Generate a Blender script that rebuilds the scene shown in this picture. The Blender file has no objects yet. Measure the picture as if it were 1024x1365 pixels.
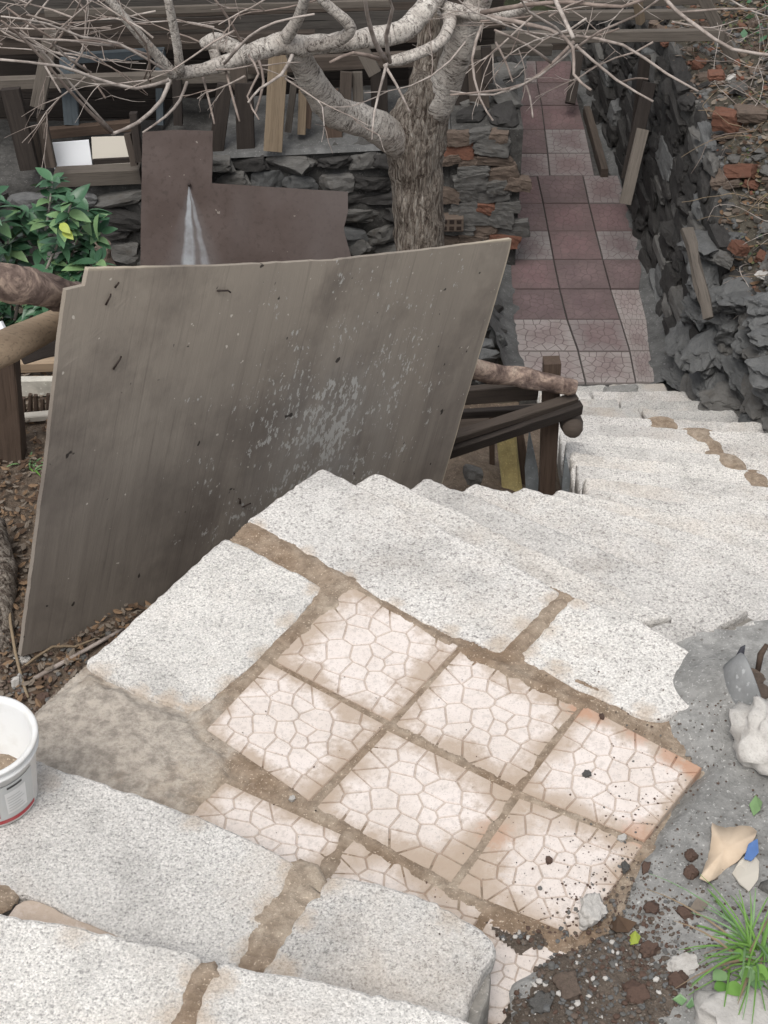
import bpy, bmesh, math, random
from mathutils import Vector, Matrix, noise

# ------------------------------------------------------------------ camera, sky, light
S = bpy.context.scene
COL = S.collection
PITCH, FPX, CAMH = math.radians(40), 2000.0, 3.2
cam = bpy.data.cameras.new('camera'); camo = bpy.data.objects.new('camera', cam); COL.objects.link(camo)
camo.location = (0, 0, CAMH); camo.rotation_euler = (math.radians(90) - PITCH, 0, 0)
cam.sensor_fit = 'VERTICAL'; cam.sensor_height = 36.0; cam.lens = 36.0 * FPX / 1365.0
cam.clip_end = 2000; cam.clip_start = 0.05
S.camera = camo
S.render.resolution_x, S.render.resolution_y = 768, 1024

SUN_EL, SUN_AZ = math.radians(62), math.radians(200)      # soft high light under thin cloud
W = bpy.data.worlds.new('World'); S.world = W; W.use_nodes = True
wn = W.node_tree.nodes; wl = W.node_tree.links; wn.clear()
sky = wn.new('ShaderNodeTexSky'); sky.sky_type = 'NISHITA'; sky.sun_disc = False
sky.sun_elevation = SUN_EL; sky.sun_rotation = SUN_AZ; sky.air_density = 1.0; sky.dust_density = 3.0; sky.ozone_density = 0.6
hsv = wn.new('ShaderNodeHueSaturation'); hsv.inputs['Saturation'].default_value = 0.22   # cloud cover greys the blue
bg = wn.new('ShaderNodeBackground'); bg.inputs['Strength'].default_value = 0.15
wo = wn.new('ShaderNodeOutputWorld')
wl.new(sky.outputs[0], hsv.inputs['Color']); wl.new(hsv.outputs[0], bg.inputs['Color']); wl.new(bg.outputs[0], wo.inputs['Surface'])
sl = bpy.data.lights.new('sun', 'SUN'); sl.energy = 1.2; sl.angle = math.radians(30); sl.color = (1, .955, .89)
so = bpy.data.objects.new('sun', sl); COL.objects.link(so); so.location = (0, 0, 12)
sd = Vector((math.sin(SUN_AZ) * math.cos(SUN_EL), math.cos(SUN_AZ) * math.cos(SUN_EL), math.sin(SUN_EL)))
so.rotation_euler = sd.to_track_quat('Z', 'Y').to_euler()
S.view_settings.view_transform = 'Standard'; S.view_settings.look = 'None'
S.view_settings.exposure = 0.30; S.view_settings.gamma = 1

RNG = random.Random(7)
CP, SP = math.cos(PITCH), math.sin(PITCH)
def at(px, py, z=None, Y=None):
    """world point seen at a photograph pixel, at height z or at distance Y"""
    u = (px - 512) / FPX; v = (682.5 - py) / FPX
    d = Vector((u, CP + v * SP, -SP + v * CP))
    t = (z - CAMH) / d.z if z is not None else Y / d.y
    return Vector((0, 0, CAMH)) + d * t
def mpp(p):            # metres per photograph pixel at a world point
    return (p.y * CP + (CAMH - p.z) * SP) / FPX
def nz(x, y=0., z=0., s=1., o=0):
    return noise.noise(Vector((x * s + o * 17.3, y * s - o * 9.1, z * s + o * 5.7)))
def fb(x, y=0., z=0., s=1., o=0, oct=4):
    return noise.fractal(Vector((x * s + o * 17.3, y * s - o * 9.1, z * s + o * 5.7)), 1.0, 2.0, oct)
def sst(a, b, x):
    t = max(0., min(1., (x - a) / (b - a))); return t * t * (3 - 2 * t)

# ------------------------------------------------------------------ materials
class NB:
    def __init__(s, name):
        s.m = bpy.data.materials.new(name); s.m.use_nodes = True
        s.t = s.m.node_tree; s.t.nodes.clear()
        s.b = s.n('ShaderNodeBsdfPrincipled'); s.o = s.n('ShaderNodeOutputMaterial')
        s.l(s.b.outputs[0], s.o.inputs[0]); s.b.inputs['Specular IOR Level'].default_value = 0.3
        tc = s.n('ShaderNodeTexCoord'); oi = s.n('ShaderNodeObjectInfo'); s.tc = tc; s.oi = oi
        mu = s.n('ShaderNodeVectorMath'); mu.operation = 'SCALE'; mu.inputs['Scale'].default_value = 37.
        cb = s.n('ShaderNodeCombineXYZ')
        for i in range(3): s.l(oi.outputs['Random'], cb.inputs[i])
        s.l(cb.outputs[0], mu.inputs[0])
        ad = s.n('ShaderNodeVectorMath'); ad.operation = 'ADD'
        s.l(tc.outputs['Object'], ad.inputs[0]); s.l(mu.outputs[0], ad.inputs[1])
        s.co = ad.outputs[0]; s.obj = tc.outputs['Object']; s.uv = tc.outputs['UV']; s.rnd = oi.outputs['Random']
    def n(s, k): return s.t.nodes.new(k)
    def l(s, a, b): s.t.links.new(a, b)
    def put(s, v, inp):
        if hasattr(v, 'is_linked') or isinstance(v, bpy.types.NodeSocket): s.l(v, inp)
        elif isinstance(v, (tuple, list)) and len(v) == 3 and inp.type == 'RGBA': inp.default_value = (*v, 1)
        else: inp.default_value = v
    def scale(s, v, k):
        x = s.n('ShaderNodeMapping'); x.inputs['Scale'].default_value = k; s.l(v, x.inputs[0]); return x.outputs[0]
    def noise(s, sc, det=4, rough=.55, co=None, dist=0.):
        x = s.n('ShaderNodeTexNoise'); x.inputs['Scale'].default_value = sc; x.inputs['Detail'].default_value = det
        x.inputs['Roughness'].default_value = rough; x.inputs['Distortion'].default_value = dist
        s.l(co or s.co, x.inputs['Vector']); return x.outputs['Fac']
    def voro(s, sc, feat='F1', co=None, out='Distance', rand=1.):
        x = s.n('ShaderNodeTexVoronoi'); x.feature = feat; x.inputs['Scale'].default_value = sc; x.inputs['Randomness'].default_value = rand
        s.l(co or s.co, x.inputs['Vector']); return x.outputs[out]
    def ramp(s, f, stops, interp='LINEAR'):
        x = s.n('ShaderNodeValToRGB'); cr = x.color_ramp; cr.interpolation = interp
        while len(cr.elements) < len(stops): cr.elements.new(.5)
        for e, (p, c) in zip(cr.elements, stops):
            e.position = p; e.color = (*c, 1) if isinstance(c, (tuple, list)) else (c, c, c, 1)
        s.put(f, x.inputs[0]); return x.outputs[0]
    def mix(s, f, a, b, mode='MIX'):
        x = s.n('ShaderNodeMix'); x.data_type = 'RGBA'; x.blend_type = mode
        s.put(f, x.inputs[0]); s.put(a, x.inputs[6]); s.put(b, x.inputs[7]); return x.outputs[2]
    def math(s, op, a, b=0., c=0.):
        x = s.n('ShaderNodeMath'); x.operation = op
        s.put(a, x.inputs[0]); s.put(b, x.inputs[1]); s.put(c, x.inputs[2]); return x.outputs[0]
    def sep(s, v):
        x = s.n('ShaderNodeSeparateXYZ'); s.l(v, x.inputs[0]); return x.outputs
    def bump(s, h, st=.5, dist=.01, prev=None):
        x = s.n('ShaderNodeBump'); x.inputs['Strength'].default_value = st; x.inputs['Distance'].default_value = dist
        s.l(h, x.inputs['Height'])
        if prev is not None: s.l(prev, x.inputs['Normal'])
        return x.outputs[0]
    def fin(s, col, rough=.9, bump=None):
        s.put(col, s.b.inputs['Base Color']); s.put(rough, s.b.inputs['Roughness'])
        if bump is not None: s.l(bump, s.b.inputs['Normal'])
        return s.m

def m_granite(name, light=(.88, .848, .81), dark=(.20, .19, .185), k=1., stain=.35, blots=(), bz=0.):
    b = NB(name)
    f1 = b.noise(105 * k, 4, .65); f2 = b.voro(140 * k); f3 = b.noise(2.2, 5, .65); f4 = b.noise(190 * k, 2, .5)
    pits = b.ramp(f1, [(.36, 1.), (.46, 0.)]); pit2 = b.ramp(f4, [(.33, 1.), (.43, 0.)])
    c = b.mix(b.ramp(f2, [(.1, 0.), (.7, 1.)]), light, tuple(x * .72 for x in light))
    c = b.mix(b.math('MULTIPLY', pits, .62), c, dark)
    c = b.mix(b.math('MULTIPLY', pit2, .5), c, dark)
    c = b.mix(b.ramp(f3, [(.50, 0.), (.70, stain)]), c, (.56, .46, .37))
    g = b.noise(.9, 5, .65); c = b.mix(b.ramp(g, [(.5, 0.), (.72, .3)]), c, (.52, .51, .50))
    tone = b.ramp(b.noise(3.5, 5, .7), [(.36, .80), (.5, 1.), (.66, 1.06)]); c = b.mix(1., c, tone, 'MULTIPLY')
    own = b.math('MULTIPLY_ADD', b.rnd, .15, .89); cc = b.n('ShaderNodeCombineColor'); b.l(own, cc.inputs[0]); b.l(own, cc.inputs[1]); b.l(b.math('MULTIPLY_ADD', b.rnd, .14, .885), cc.inputs[2]); c = b.mix(1., c, cc.outputs[0], 'MULTIPLY')
    md = b.noise(14, 4, .7)
    for (px, py, rad, am) in blots:       # joint cement smeared over the slab edges
        w = at(px, py, z=bz); d = b.n('ShaderNodeVectorMath'); d.operation = 'DISTANCE'; b.l(b.obj, d.inputs[0]); d.inputs[1].default_value = w
        q = b.math('SUBTRACT', d.outputs['Value'], b.math('MULTIPLY', b.math('SUBTRACT', md, .5), rad * 2.2)); q = b.math('SUBTRACT', q, b.math('MULTIPLY', b.math('SUBTRACT', f1, .5), rad * .9))
        c = b.mix(b.ramp(b.math('DIVIDE', q, rad), [(.3, am), (1.1, 0.)]), c, (.47, .375, .285))
    h = b.math('ADD', b.math('MULTIPLY', f1, 1.4), b.math('MULTIPLY', f4, .7))
    bp = b.bump(h, .8, .006); bp = b.bump(b.noise(14, 3), .3, .010, bp)
    return b.fin(c, .92, bp)
def m_cement(name, a, c2, sc=30, bst=.6, rough=.92, spots=None, batch=None):
    b = NB(name)
    f1 = b.noise(sc, 6, .7); f2 = b.noise(4.0, 4, .6); f3 = b.noise(sc * 5, 2, .5)
    c = b.mix(b.ramp(f2, [(.35, 0.), (.65, 1.)]), a, c2)
    c = b.mix(b.ramp(f1, [(.4, .45), (.6, 0.)]), c, tuple(x * .45 for x in a))
    c = b.mix(b.ramp(f3, [(.62, 0.), (.72, .5)]), c, tuple(min(1, x * 1.9 + .05) for x in c2))
    if batch:      # a paler batch of mortar laid in one bay
        (px, py, rad, col) = batch; w = at(px, py, z=0); d = b.n('ShaderNodeVectorMath'); d.operation = 'DISTANCE'; b.l(b.obj, d.inputs[0]); d.inputs[1].default_value = w
        q = b.math('ADD', b.math('DIVIDE', d.outputs['Value'], rad), b.math('MULTIPLY', b.math('SUBTRACT', b.noise(7, 5, .7), .5), 1.6))
        c = b.mix(b.ramp(q, [(.5, .8), (1.05, 0.)]), c, b.mix(b.ramp(f1, [(.38, 0.), (.6, 1.)]), tuple(x * .55 for x in col), col))
    if spots: c = b.mix(b.ramp(b.voro(sc * 1.2), [(.10, .9), (.17, 0.)]), c, spots)
    bp = b.bump(f1, bst, .014); bp = b.bump(f3, bst * .6, .004, bp)
    return b.fin(c, rough, bp)
def m_tile(name, a, a2, dirt, amount=.5, rough=.85, blots=(), rust=(.50, .26, .15), reach=.11):
    b = NB(name)
    u = b.sep(b.uv); ux, uy = u[0], u[1]
    ex = b.math('MINIMUM', ux, b.math('SUBTRACT', 1., ux)); ey = b.math('MINIMUM', uy, b.math('SUBTRACT', 1., uy))
    e = b.math('MINIMUM', ex, ey)
    big = b.noise(6, 4, .6); fine = b.noise(60, 5, .7); vf = b.noise(190, 2, .6); mid = b.noise(16, 4, .65)
    c = b.mix(b.ramp(b.noise(5, 3), [(.4, 0.), (.6, 1.)]), a, a2)
    c = b.mix(b.ramp(fine, [(.36, .45), (.5, 0.)]), c, tuple(x * .66 for x in a2))
    c = b.mix(b.ramp(vf, [(.3, .45), (.4, 0.)]), c, tuple(x * .45 for x in a2))
    em = b.math('ADD', e, b.math('MULTIPLY', b.math('SUBTRACT', big, .5), .62))
    em = b.math('ADD', em, b.math('MULTIPLY', b.math('SUBTRACT', mid, .5), .3)); em = b.math('ADD', em, b.math('MULTIPLY', b.math('SUBTRACT', fine, .5), .22))
    c = b.mix(b.math('MULTIPLY', b.ramp(em, [(0., 1.), (reach * .5, .75), (reach * 1.5, 0.)]), amount), c, dirt)
    for (px, py, rad, am, col) in blots:      # spilt cement and rust marks, where they lie on the landing
        w = at(px, py, z=0); d = b.n('ShaderNodeVectorMath'); d.operation = 'DISTANCE'; b.l(b.obj, d.inputs[0]); d.inputs[1].default_value = (w.x, w.y, 0)
        q = b.math('SUBTRACT', d.outputs['Value'], b.math('MULTIPLY', b.math('SUBTRACT', mid, .5), rad * 1.6))
        q = b.math('SUBTRACT', q, b.math('MULTIPLY', b.math('SUBTRACT', fine, .5), rad * 1.5))
        c = b.mix(b.ramp(b.math('DIVIDE', q, rad), [(.45, am), (1., 0.)]), c, rust if col else dirt)
    bp = b.bump(fine, .45, .004); bp = b.bump(vf, .4, .0025, bp)
    return b.fin(c, rough, bp)
BLOTS = [(625, 1150, .13, .85, 0), (690, 1055, .09, .8, 0), (690, 1100, .07, .6, 0), (740, 1080, .09, .55, 0), (775, 945, .06, .8, 1), (795, 952, .05, .6, 1), (850, 975, .055, .6, 1), (900, 1008, .06, .7, 1), (925, 1024, .05, .8, 1), (850, 1110, .06, .6, 1),
         (520, 965, .045, .7, 0), (425, 1060, .06, .7, 0), (470, 1020, .05, .55, 0), (660, 1110, .06, .5, 1), (560, 1170, .08, .6, 0), (365, 885, .04, .6, 0), (735, 1000, .06, .6, 0), (480, 790, .03, .6, 0), (560, 1150, .07, .5, 0), (820, 1170, .07, .5, 0), (700, 1230, .07, .6, 0), (480, 1140, .07, .6, 0), (600, 1200, .09, .7, 0)]
def m_stone(name, a, a2, dirt=(.09, .075, .06), sc=3, rv=.55, bd=.012):
    b = NB(name)
    f1 = b.noise(sc, 6, .7, dist=.6); f2 = b.noise(sc * 5, 5, .7); f3 = b.noise(1.5, 3)
    c = b.mix(b.ramp(f1, [(.3, 0.), (.7, 1.)]), a, a2)
    c = b.mix(b.math('MULTIPLY', b.rnd, rv), c, tuple(x * .5 for x in a))
    c = b.mix(b.ramp(f2, [(.35, .5), (.46, 0.)]), c, dirt)
    c = b.mix(b.ramp(f3, [(.55, 0.), (.75, .5)]), c, dirt)
    st = b.noise(sc * 2.2, 4, .6, co=b.scale(b.co, (1, 1, 5)))
    bp = b.bump(st, .6, bd); bp = b.bump(f2, .5, bd * .4, bp)
    return b.fin(c, .85, bp)
def m_wood(name, a, a2, axis=2, rough=.85, sc=1., knots=True):
    b = NB(name)
    k = [38 * sc, 38 * sc, 38 * sc]; k[axis] = 1.6 * sc
    gr = b.noise(1., 5, .65, co=b.scale(b.co, k), dist=.4); f2 = b.noise(5 * sc, 3); k2 = [160 * sc] * 3; k2[axis] = 5 * sc
    fi = b.noise(1., 3, .6, co=b.scale(b.co, k2))
    c = b.mix(b.ramp(gr, [(.3, 0.), (.7, 1.)]), a, a2)
    c = b.mix(b.ramp(f2, [(.45, 0.), (.75, .55)]), c, tuple(x * .55 for x in a))
    c = b.mix(b.ramp(fi, [(.34, .6), (.46, 0.)]), c, tuple(x * .35 for x in a))
    c = b.mix(b.math('MULTIPLY', b.rnd, .35), c, tuple(x * .6 for x in a2))
    bp = b.bump(gr, .5, .006); bp = b.bump(fi, .4, .003, bp)
    return b.fin(c, rough, bp)
def m_leaf(name, a, a2, rough=.45):
    b = NB(name)
    c = b.mix(b.rnd, a, a2); c = b.mix(b.ramp(b.noise(30, 3), [(.45, 0.), (.7, .4)]), c, tuple(x * .6 for x in a))
    b.b.inputs['Transmission Weight'].default_value = 0
    b.b.inputs['Subsurface Weight'].default_value = 0
    return b.fin(c, rough, b.bump(b.noise(60, 2), .2, .003))

MT = {}
MT['granite'] = m_granite('pale_terrazzo')
MT['granite_s1'] = m_granite('pale_terrazzo_left', blots=[(335, 722, .05, .6), (375, 745, .05, .6), (425, 785, .05, .7), (385, 830, .05, .55), (350, 872, .05, .6), (305, 915, .05, .6), (262, 945, .06, .75), (225, 938, .06, .7), (180, 925, .06, .6), (135, 898, .05, .5)])
MT['granite_s2'] = m_granite('pale_terrazzo_front', (.88, .848, .81), (.16, .14, .135), .85, .3, blots=[(345, 702, .04, .6), (410, 738, .04, .5), (465, 770, .04, .6), (530, 806, .035, .5), (600, 842, .035, .5), (665, 862, .05, .6), (735, 800, .05, .6), (700, 835, .04, .5)])
MT['granite_s3'] = m_granite('pale_terrazzo_right', (.88, .848, .81), (.16, .14, .135), .85, .3, blots=[(700, 868, .06, .6), (740, 892, .05, .6), (800, 925, .045, .5), (860, 952, .05, .6), (770, 802, .05, .5), (730, 840, .045, .5)])
MT['granite_a'] = m_granite('grey_terrazzo_step', (.85, .82, .785), (.17, .165, .16), 1., .4, blots=[(395, 1160, .06, .7), (365, 1215, .06, .7), (335, 1270, .06, .7), (435, 1175, .05, .6), (405, 1225, .045, .6), (375, 1290, .05, .6), (600, 1225, .05, .4), (60, 1040, .05, .35), (260, 1092, .05, .45)], bz=.17)
MT['granite_b'] = m_granite('pale_terrazzo_upper', blots=[(262, 1300, .05, .6), (240, 1350, .06, .6), (290, 1310, .05, .6), (270, 1360, .05, .5), (100, 1245, .05, .4)], bz=.34)
MT['granite_step'] = m_granite('pale_terrazzo_stair', (.88, .848, .81), (.15, .13, .125), .8, .34)
MT['granite_grey'] = m_granite('grey_terrazzo', (.68, .66, .63), (.17, .165, .16), .9, .5)
MT['cement_brown'] = m_cement('brown_cement', (.265, .19, .13), (.42, .35, .275), 32, .8, batch=(140, 985, .42, (.52, .47, .41)))
MT['cement_grey'] = m_cement('grey_mortar', (.25, .247, .235), (.34, .335, .32), 24, .7, .75, (.14, .13, .12))
MT['mortar_dark'] = m_cement('dark_mortar', (.055, .053, .05), (.09, .087, .082), 16, .7, .85)
MT['body'] = m_cement('concrete_body', (.26, .245, .22), (.36, .34, .31), 20, .5)
MT['tile'] = m_tile('pale_pink_tile', (.73, .66, .615), (.66, .59, .54), (.42, .33, .255), .85, blots=BLOTS, rust=(.46, .27, .18))
MT['groove'] = m_tile('tile_groove_dirt', (.53, .455, .40), (.46, .385, .33), (.31, .23, .17), .85, blots=BLOTS, rust=(.33, .18, .115))
MT['ptile_groove'] = m_cement('path_tile_groove', (.13, .10, .098), (.16, .125, .12), 50, .2)
for i, (a, a2) in enumerate([((.19, .137, .136), (.145, .104, .105)), ((.18, .132, .13), (.205, .155, .152)), ((.165, .105, .107), (.195, .13, .13)), ((.22, .195, .19), (.17, .13, .13))]):
    MT['ptile%d' % i] = m_tile('mauve_path_tile_%d' % i, a, a2, (.26, .245, .235) if i in (1, 3) else (.115, .09, .085), .55, .6, reach=.2)
MT['ptile4'] = m_tile('pale_path_tile', (.30, .255, .245), (.23, .185, .178), (.34, .32, .30), .5, .6, reach=.2)
MT['soil'] = m_cement('brown_soil', (.125, .10, .08), (.20, .165, .135), 40, 1., .95, (.26, .24, .21))
MT['dirt'] = m_cement('leafy_dirt', (.12, .09, .068), (.20, .155, .115), 26, 1., .95, (.26, .205, .15))
MT['bank_dirt'] = m_cement('bank_dirt', (.065, .057, .044), (.105, .093, .073), 18, 1., .95, (.15, .138, .115))
MT['garden'] = m_cement('garden_ground', (.07, .06, .045), (.11, .09, .065), 6, 1., .95)
MT['stone_grey'] = m_stone('grey_schist', (.185, .18, .17), (.10, .097, .092))
MT['stone_dark'] = m_stone('dark_schist', (.062, .059, .056), (.036, .034, .033), (.022, .02, .018))
MT['stone_mort'] = m_stone('mortar_coated_stone', (.17, .172, .17), (.11, .112, .112), (.06, .06, .057), 4, .35)
MT['stone_brown'] = m_stone('brown_stone', (.185, .14, .112), (.115, .088, .07))
MT['stone_pale'] = m_stone('pale_stone', (.60, .575, .54), (.44, .42, .39), (.30, .27, .24), 4, .2, .004)
MT['brick'] = m_stone('red_brick', (.22, .10, .066), (.15, .072, .05), (.12, .085, .06), 4)
MT['clod'] = m_stone('brown_clod', (.13, .083, .063), (.09, .058, .045), (.05, .034, .027), 4, .4, .003)
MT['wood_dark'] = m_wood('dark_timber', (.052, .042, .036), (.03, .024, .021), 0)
MT['wood_grey'] = m_wood('weathered_grey_timber', (.17, .148, .125), (.11, .094, .08), 0)
MT['wood_tan'] = m_wood('tan_timber', (.30, .235, .165), (.21, .16, .11), 0)
MT['wood_brown'] = m_wood('brown_post', (.125, .087, .064), (.075, .052, .04), 0)
MT['wood_mid'] = m_wood('brown_grey_timber', (.105, .083, .068), (.065, .052, .043), 0)
MT['blue_wood'] = m_wood('blue_grey_painted_wood', (.145, .17, .185), (.105, .125, .14), 0)
MT['log'] = m_wood('peeled_log', (.42, .32, .22), (.32, .235, .16), 0, .8, .7)
def m_logbark():
    b = NB('flaking_bark'); f = b.noise(7, 5, .65, dist=.8); f2 = b.noise(34, 4, .7); f3 = b.noise(3, 3)
    c = b.ramp(f, [(.36, (.075, .05, .042)), (.47, (.20, .145, .12)), (.56, (.38, .285, .225)), (.7, (.50, .40, .32))])
    c = b.mix(b.ramp(f2, [(.36, .6), (.5, 0.)]), c, (.06, .042, .035)); c = b.mix(b.ramp(f3, [(.5, 0.), (.7, .4)]), c, (.33, .27, .25))
    return b.fin(c, .9, b.bump(f2, .5, .006, b.bump(f, .8, .02)))
MT['log_bark'] = m_logbark()
MT['white_paper'] = NB('white_paper').fin((.80, .82, .84), .6)
MT['board_pale'] = NB('pale_board').fin((.52, .485, .42), .8)
MT['white_paint'] = m_cement('white_painted_plank', (.66, .63, .56), (.56, .53, .46), 10, .2, .7)
def m_flat(name, a, a2, rough=.85):
    b = NB(name); f = b.noise(18, 5, .6); return b.fin(b.mix(b.ramp(f, [(.35, 0.), (.65, 1.)]), a, a2), rough, b.bump(b.noise(60, 3), .2, .002))
MT['card'] = m_flat('cardboard', (.56, .44, .32), (.63, .51, .385))
MT['blue_print'] = m_flat('blue_print', (.10, .19, .42), (.08, .15, .33))
MT['tarp'] = m_cement('grey_sheet', (.30, .305, .305), (.24, .245, .245), 10, .15, .6)
MT['tarp_dark'] = m_cement('dark_sheet', (.035, .036, .045), (.05, .05, .06), 10, .15, .6)
MT['foam'] = m_cement('yellow_foam', (.50, .42, .20), (.42, .34, .15), 20, .5, .95)
MT['slate'] = m_cement('blue_grey_picket', (.26, .285, .30), (.20, .22, .235), 12, .2, .7)
MT['leaf'] = m_leaf('shrub_leaf', (.075, .165, .085), (.04, .10, .055), .28)
MT['leaf_pale'] = m_leaf('pale_leaf', (.20, .32, .14), (.14, .25, .12))
MT['leaf_yellow'] = m_leaf('yellow_leaf', (.36, .42, .08), (.30, .36, .06))
MT['grass'] = m_leaf('grass_blade', (.15, .29, .06), (.10, .22, .045), .5)
MT['straw'] = m_leaf('dry_stalk', (.30, .23, .15), (.20, .15, .10), .8)
MT['litter'] = m_leaf('dead_leaf', (.17, .105, .062), (.27, .185, .115), .85)
MT['ivy'] = m_leaf('dark_ivy_leaf', (.03, .065, .028), (.05, .09, .035), .5)
MT['nail'] = m_cement('rusty_nail', (.03, .022, .02), (.05, .033, .025), 60, .3, .6)
def m_bark():
    b = NB('tree_bark'); co = b.scale(b.co, (1, 1, .15))
    f = b.noise(34, 6, .75, co=co, dist=1.4); v = b.voro(30, 'DISTANCE_TO_EDGE', co=b.scale(b.co, (1, 1, .3))); f2 = b.noise(70, 3, .6)
    c = b.ramp(f, [(.32, (.03, .022, .018)), (.43, (.13, .10, .08)), (.53, (.36, .31, .26)), (.68, (.56, .51, .45))])
    c = b.mix(b.ramp(v, [(0, .4), (.05, 0.)]), c, (.05, .038, .03))
    h = b.math('ADD', f, b.ramp(v, [(0, 0.), (.2, .22)])); bp = b.bump(h, 1., .035); bp = b.bump(f2, .5, .008, bp)
    return b.fin(c, .95, bp)
def m_limb():
    b = NB('pale_limb_bark'); f = b.noise(5, 4, .65); f2 = b.noise(85, 3, .6)
    # dark cracks run round the limb: use the uv laid along it
    v = b.noise(1, 5, .7, co=b.scale(b.uv, (9., 44., 1)), dist=1.6)
    c = b.mix(b.ramp(f, [(.35, 0.), (.65, 1.)]), (.70, .655, .60), (.48, .43, .385))
    pm = b.ramp(b.noise(16, 3, .6), [(.38, 1.), (.62, .35)]); c = b.mix(b.math('MULTIPLY', b.ramp(v, [(.40, .95), (.455, .55), (.495, 0.)]), pm), c, (.05, .038, .03))
    c = b.mix(b.ramp(f2, [(.35, .5), (.48, 0.)]), c, (.12, .10, .085))
    # rough old bark creeps up the limbs from the fork
    d = b.n('ShaderNodeVectorMath'); d.operation = 'DISTANCE'; b.l(b.obj, d.inputs[0]); d.inputs[1].default_value = at(562, 180, Y=8.6)
    q = b.math('ADD', d.outputs['Value'], b.math('MULTIPLY', b.math('SUBTRACT', b.noise(9, 4, .65), .5), .45))
    old = b.ramp(b.noise(24, 5, .7, co=b.scale(b.co, (1, 1, .3)), dist=.8), [(.34, (.03, .022, .018)), (.45, (.13, .10, .08)), (.55, (.34, .29, .245)), (.7, (.52, .47, .41))])
    c = b.mix(b.ramp(q, [(.14, 1.), (.32, 0.)]), c, old)
    return b.fin(c, .9, b.bump(f2, .5, .006, b.bump(v, .9, .02)))
def m_twig():
    b = NB('twig_bark'); f = b.noise(14, 4, .6)
    c = b.mix(b.rnd, (.50, .45, .41), (.27, .215, .185)); c = b.mix(b.ramp(f, [(.42, .55), (.58, 0.)]), c, (.12, .09, .075))
    return b.fin(c, .85, b.bump(f, .4, .006))
MT['bark'], MT['limb'], MT['twig'] = m_bark(), m_limb(), m_twig()

# ------------------------------------------------------------------ helpers
def link(o, parent=None):
    COL.objects.link(o)
    if parent is not None: o.parent = parent
    return o
def mobj(name, V, Fc, mat, parent=None, smooth=False, uv=None, mats=None, mi=None):
    me = bpy.data.meshes.new(name); me.from_pydata([tuple(v) for v in V], [], Fc)
    if isinstance(mat, str): mat = MT[mat]
    me.materials.append(mat)
    for m in mats or []: me.materials.append(MT[m] if isinstance(m, str) else m)
    if mi: me.polygons.foreach_set('material_index', mi)
    if smooth: me.polygons.foreach_set('use_smooth', [True] * len(me.polygons))
    if uv:
        L = me.uv_layers.new(name='UVMap')
        for lp in me.loops: L.data[lp.index].uv = uv[lp.vertex_index]
    me.update()
    return link(bpy.data.objects.new(name, me), parent)
def tag(o, label, cat, group=None):
    o['label'] = label; o['category'] = cat
    if group: o['group'] = group
    return o
def struct(o): o['kind'] = 'structure'; return o
def stuff(o): o['kind'] = 'stuff'; return o
def thing(name, label, cat, loc=(0, 0, 0), group=None):
    o = bpy.data.objects.new(name, None); o.location = loc; o.empty_display_size = .1; COL.objects.link(o)
    return tag(o, label, cat, group)
def place(o, t):      # part o was built in world coordinates: hang it under t without moving it
    o.parent = t; o.matrix_parent_inverse = Matrix.Translation(t.location).inverted(); return o
def copy(o, parent=None, M=None, mat=None):
    c = o.copy(); COL.objects.link(c); c.parent = parent; c.matrix_parent_inverse = Matrix()
    if mat:
        c.data = c.data.copy(); c.data.materials[0] = MT[mat]
    if M is not None: c.matrix_local = M
    return c
def resample(poly, step):
    out = []
    for i in range(len(poly)):
        a, b = Vector(poly[i]), Vector(poly[(i + 1) % len(poly)]); n = max(1, int((b - a).length / step))
        out += [a.lerp(b, k / n) for k in range(n)]
    return out
def slab_mesh(poly, z, th, bev=.008, jit=.004, step=.02, seed=0, rnd=2, grow=.006):
    """irregular flat block; poly counter-clockwise or not, in world xy"""
    P = resample([Vector((p[0], p[1])) for p in poly], step)
    A = sum(P[i].x * P[(i + 1) % len(P)].y - P[i].y * P[(i + 1) % len(P)].x for i in range(len(P)))
    if A < 0: P.reverse()
    for _ in range(rnd):
        n = len(P); P = [P[i] * .5 + (P[i - 1] + P[(i + 1) % n]) * .25 for i in range(n)]
    n = len(P); N = []
    for i in range(n):
        t = P[(i + 1) % n] - P[i - 1]; q = Vector((-t.y, t.x)); N.append(q.normalized() if q.length > 1e-9 else Vector((0, 0)))
    J = [jit * (fb(p.x, p.y, seed, 9) + .7 * fb(p.x, p.y, seed, 45)) for p in P]
    V = []
    for (off, zz, jj) in ((0, z - th, .4), (0, z - bev * 1.4, 1.), (bev * .35, z - bev * .4, 1.2), (bev, z, 1.6)):
        for i in range(n):
            q = P[i] + N[i] * (off + J[i] * jj + jit * .4 - grow); V.append((q.x, q.y, zz + (.25 * jit * nz(q.x, q.y, seed, 30) if zz > z - bev * 2 else 0) ))
    Fc = []
    for r in range(3):
        for i in range(n): Fc.append((r * n + i, r * n + (i + 1) % n, (r + 1) * n + (i + 1) % n, (r + 1) * n + i))
    # ear-safe top: ngon
    Fc.append(tuple(range(3 * n, 4 * n))); Fc.append(tuple(range(n - 1, -1, -1)))
    return V, Fc
def slab(name, poly, z, th, mat, parent=None, **k):
    V, Fc = slab_mesh(poly, z, th, **k); return mobj(name, V, Fc, mat, parent)
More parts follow.
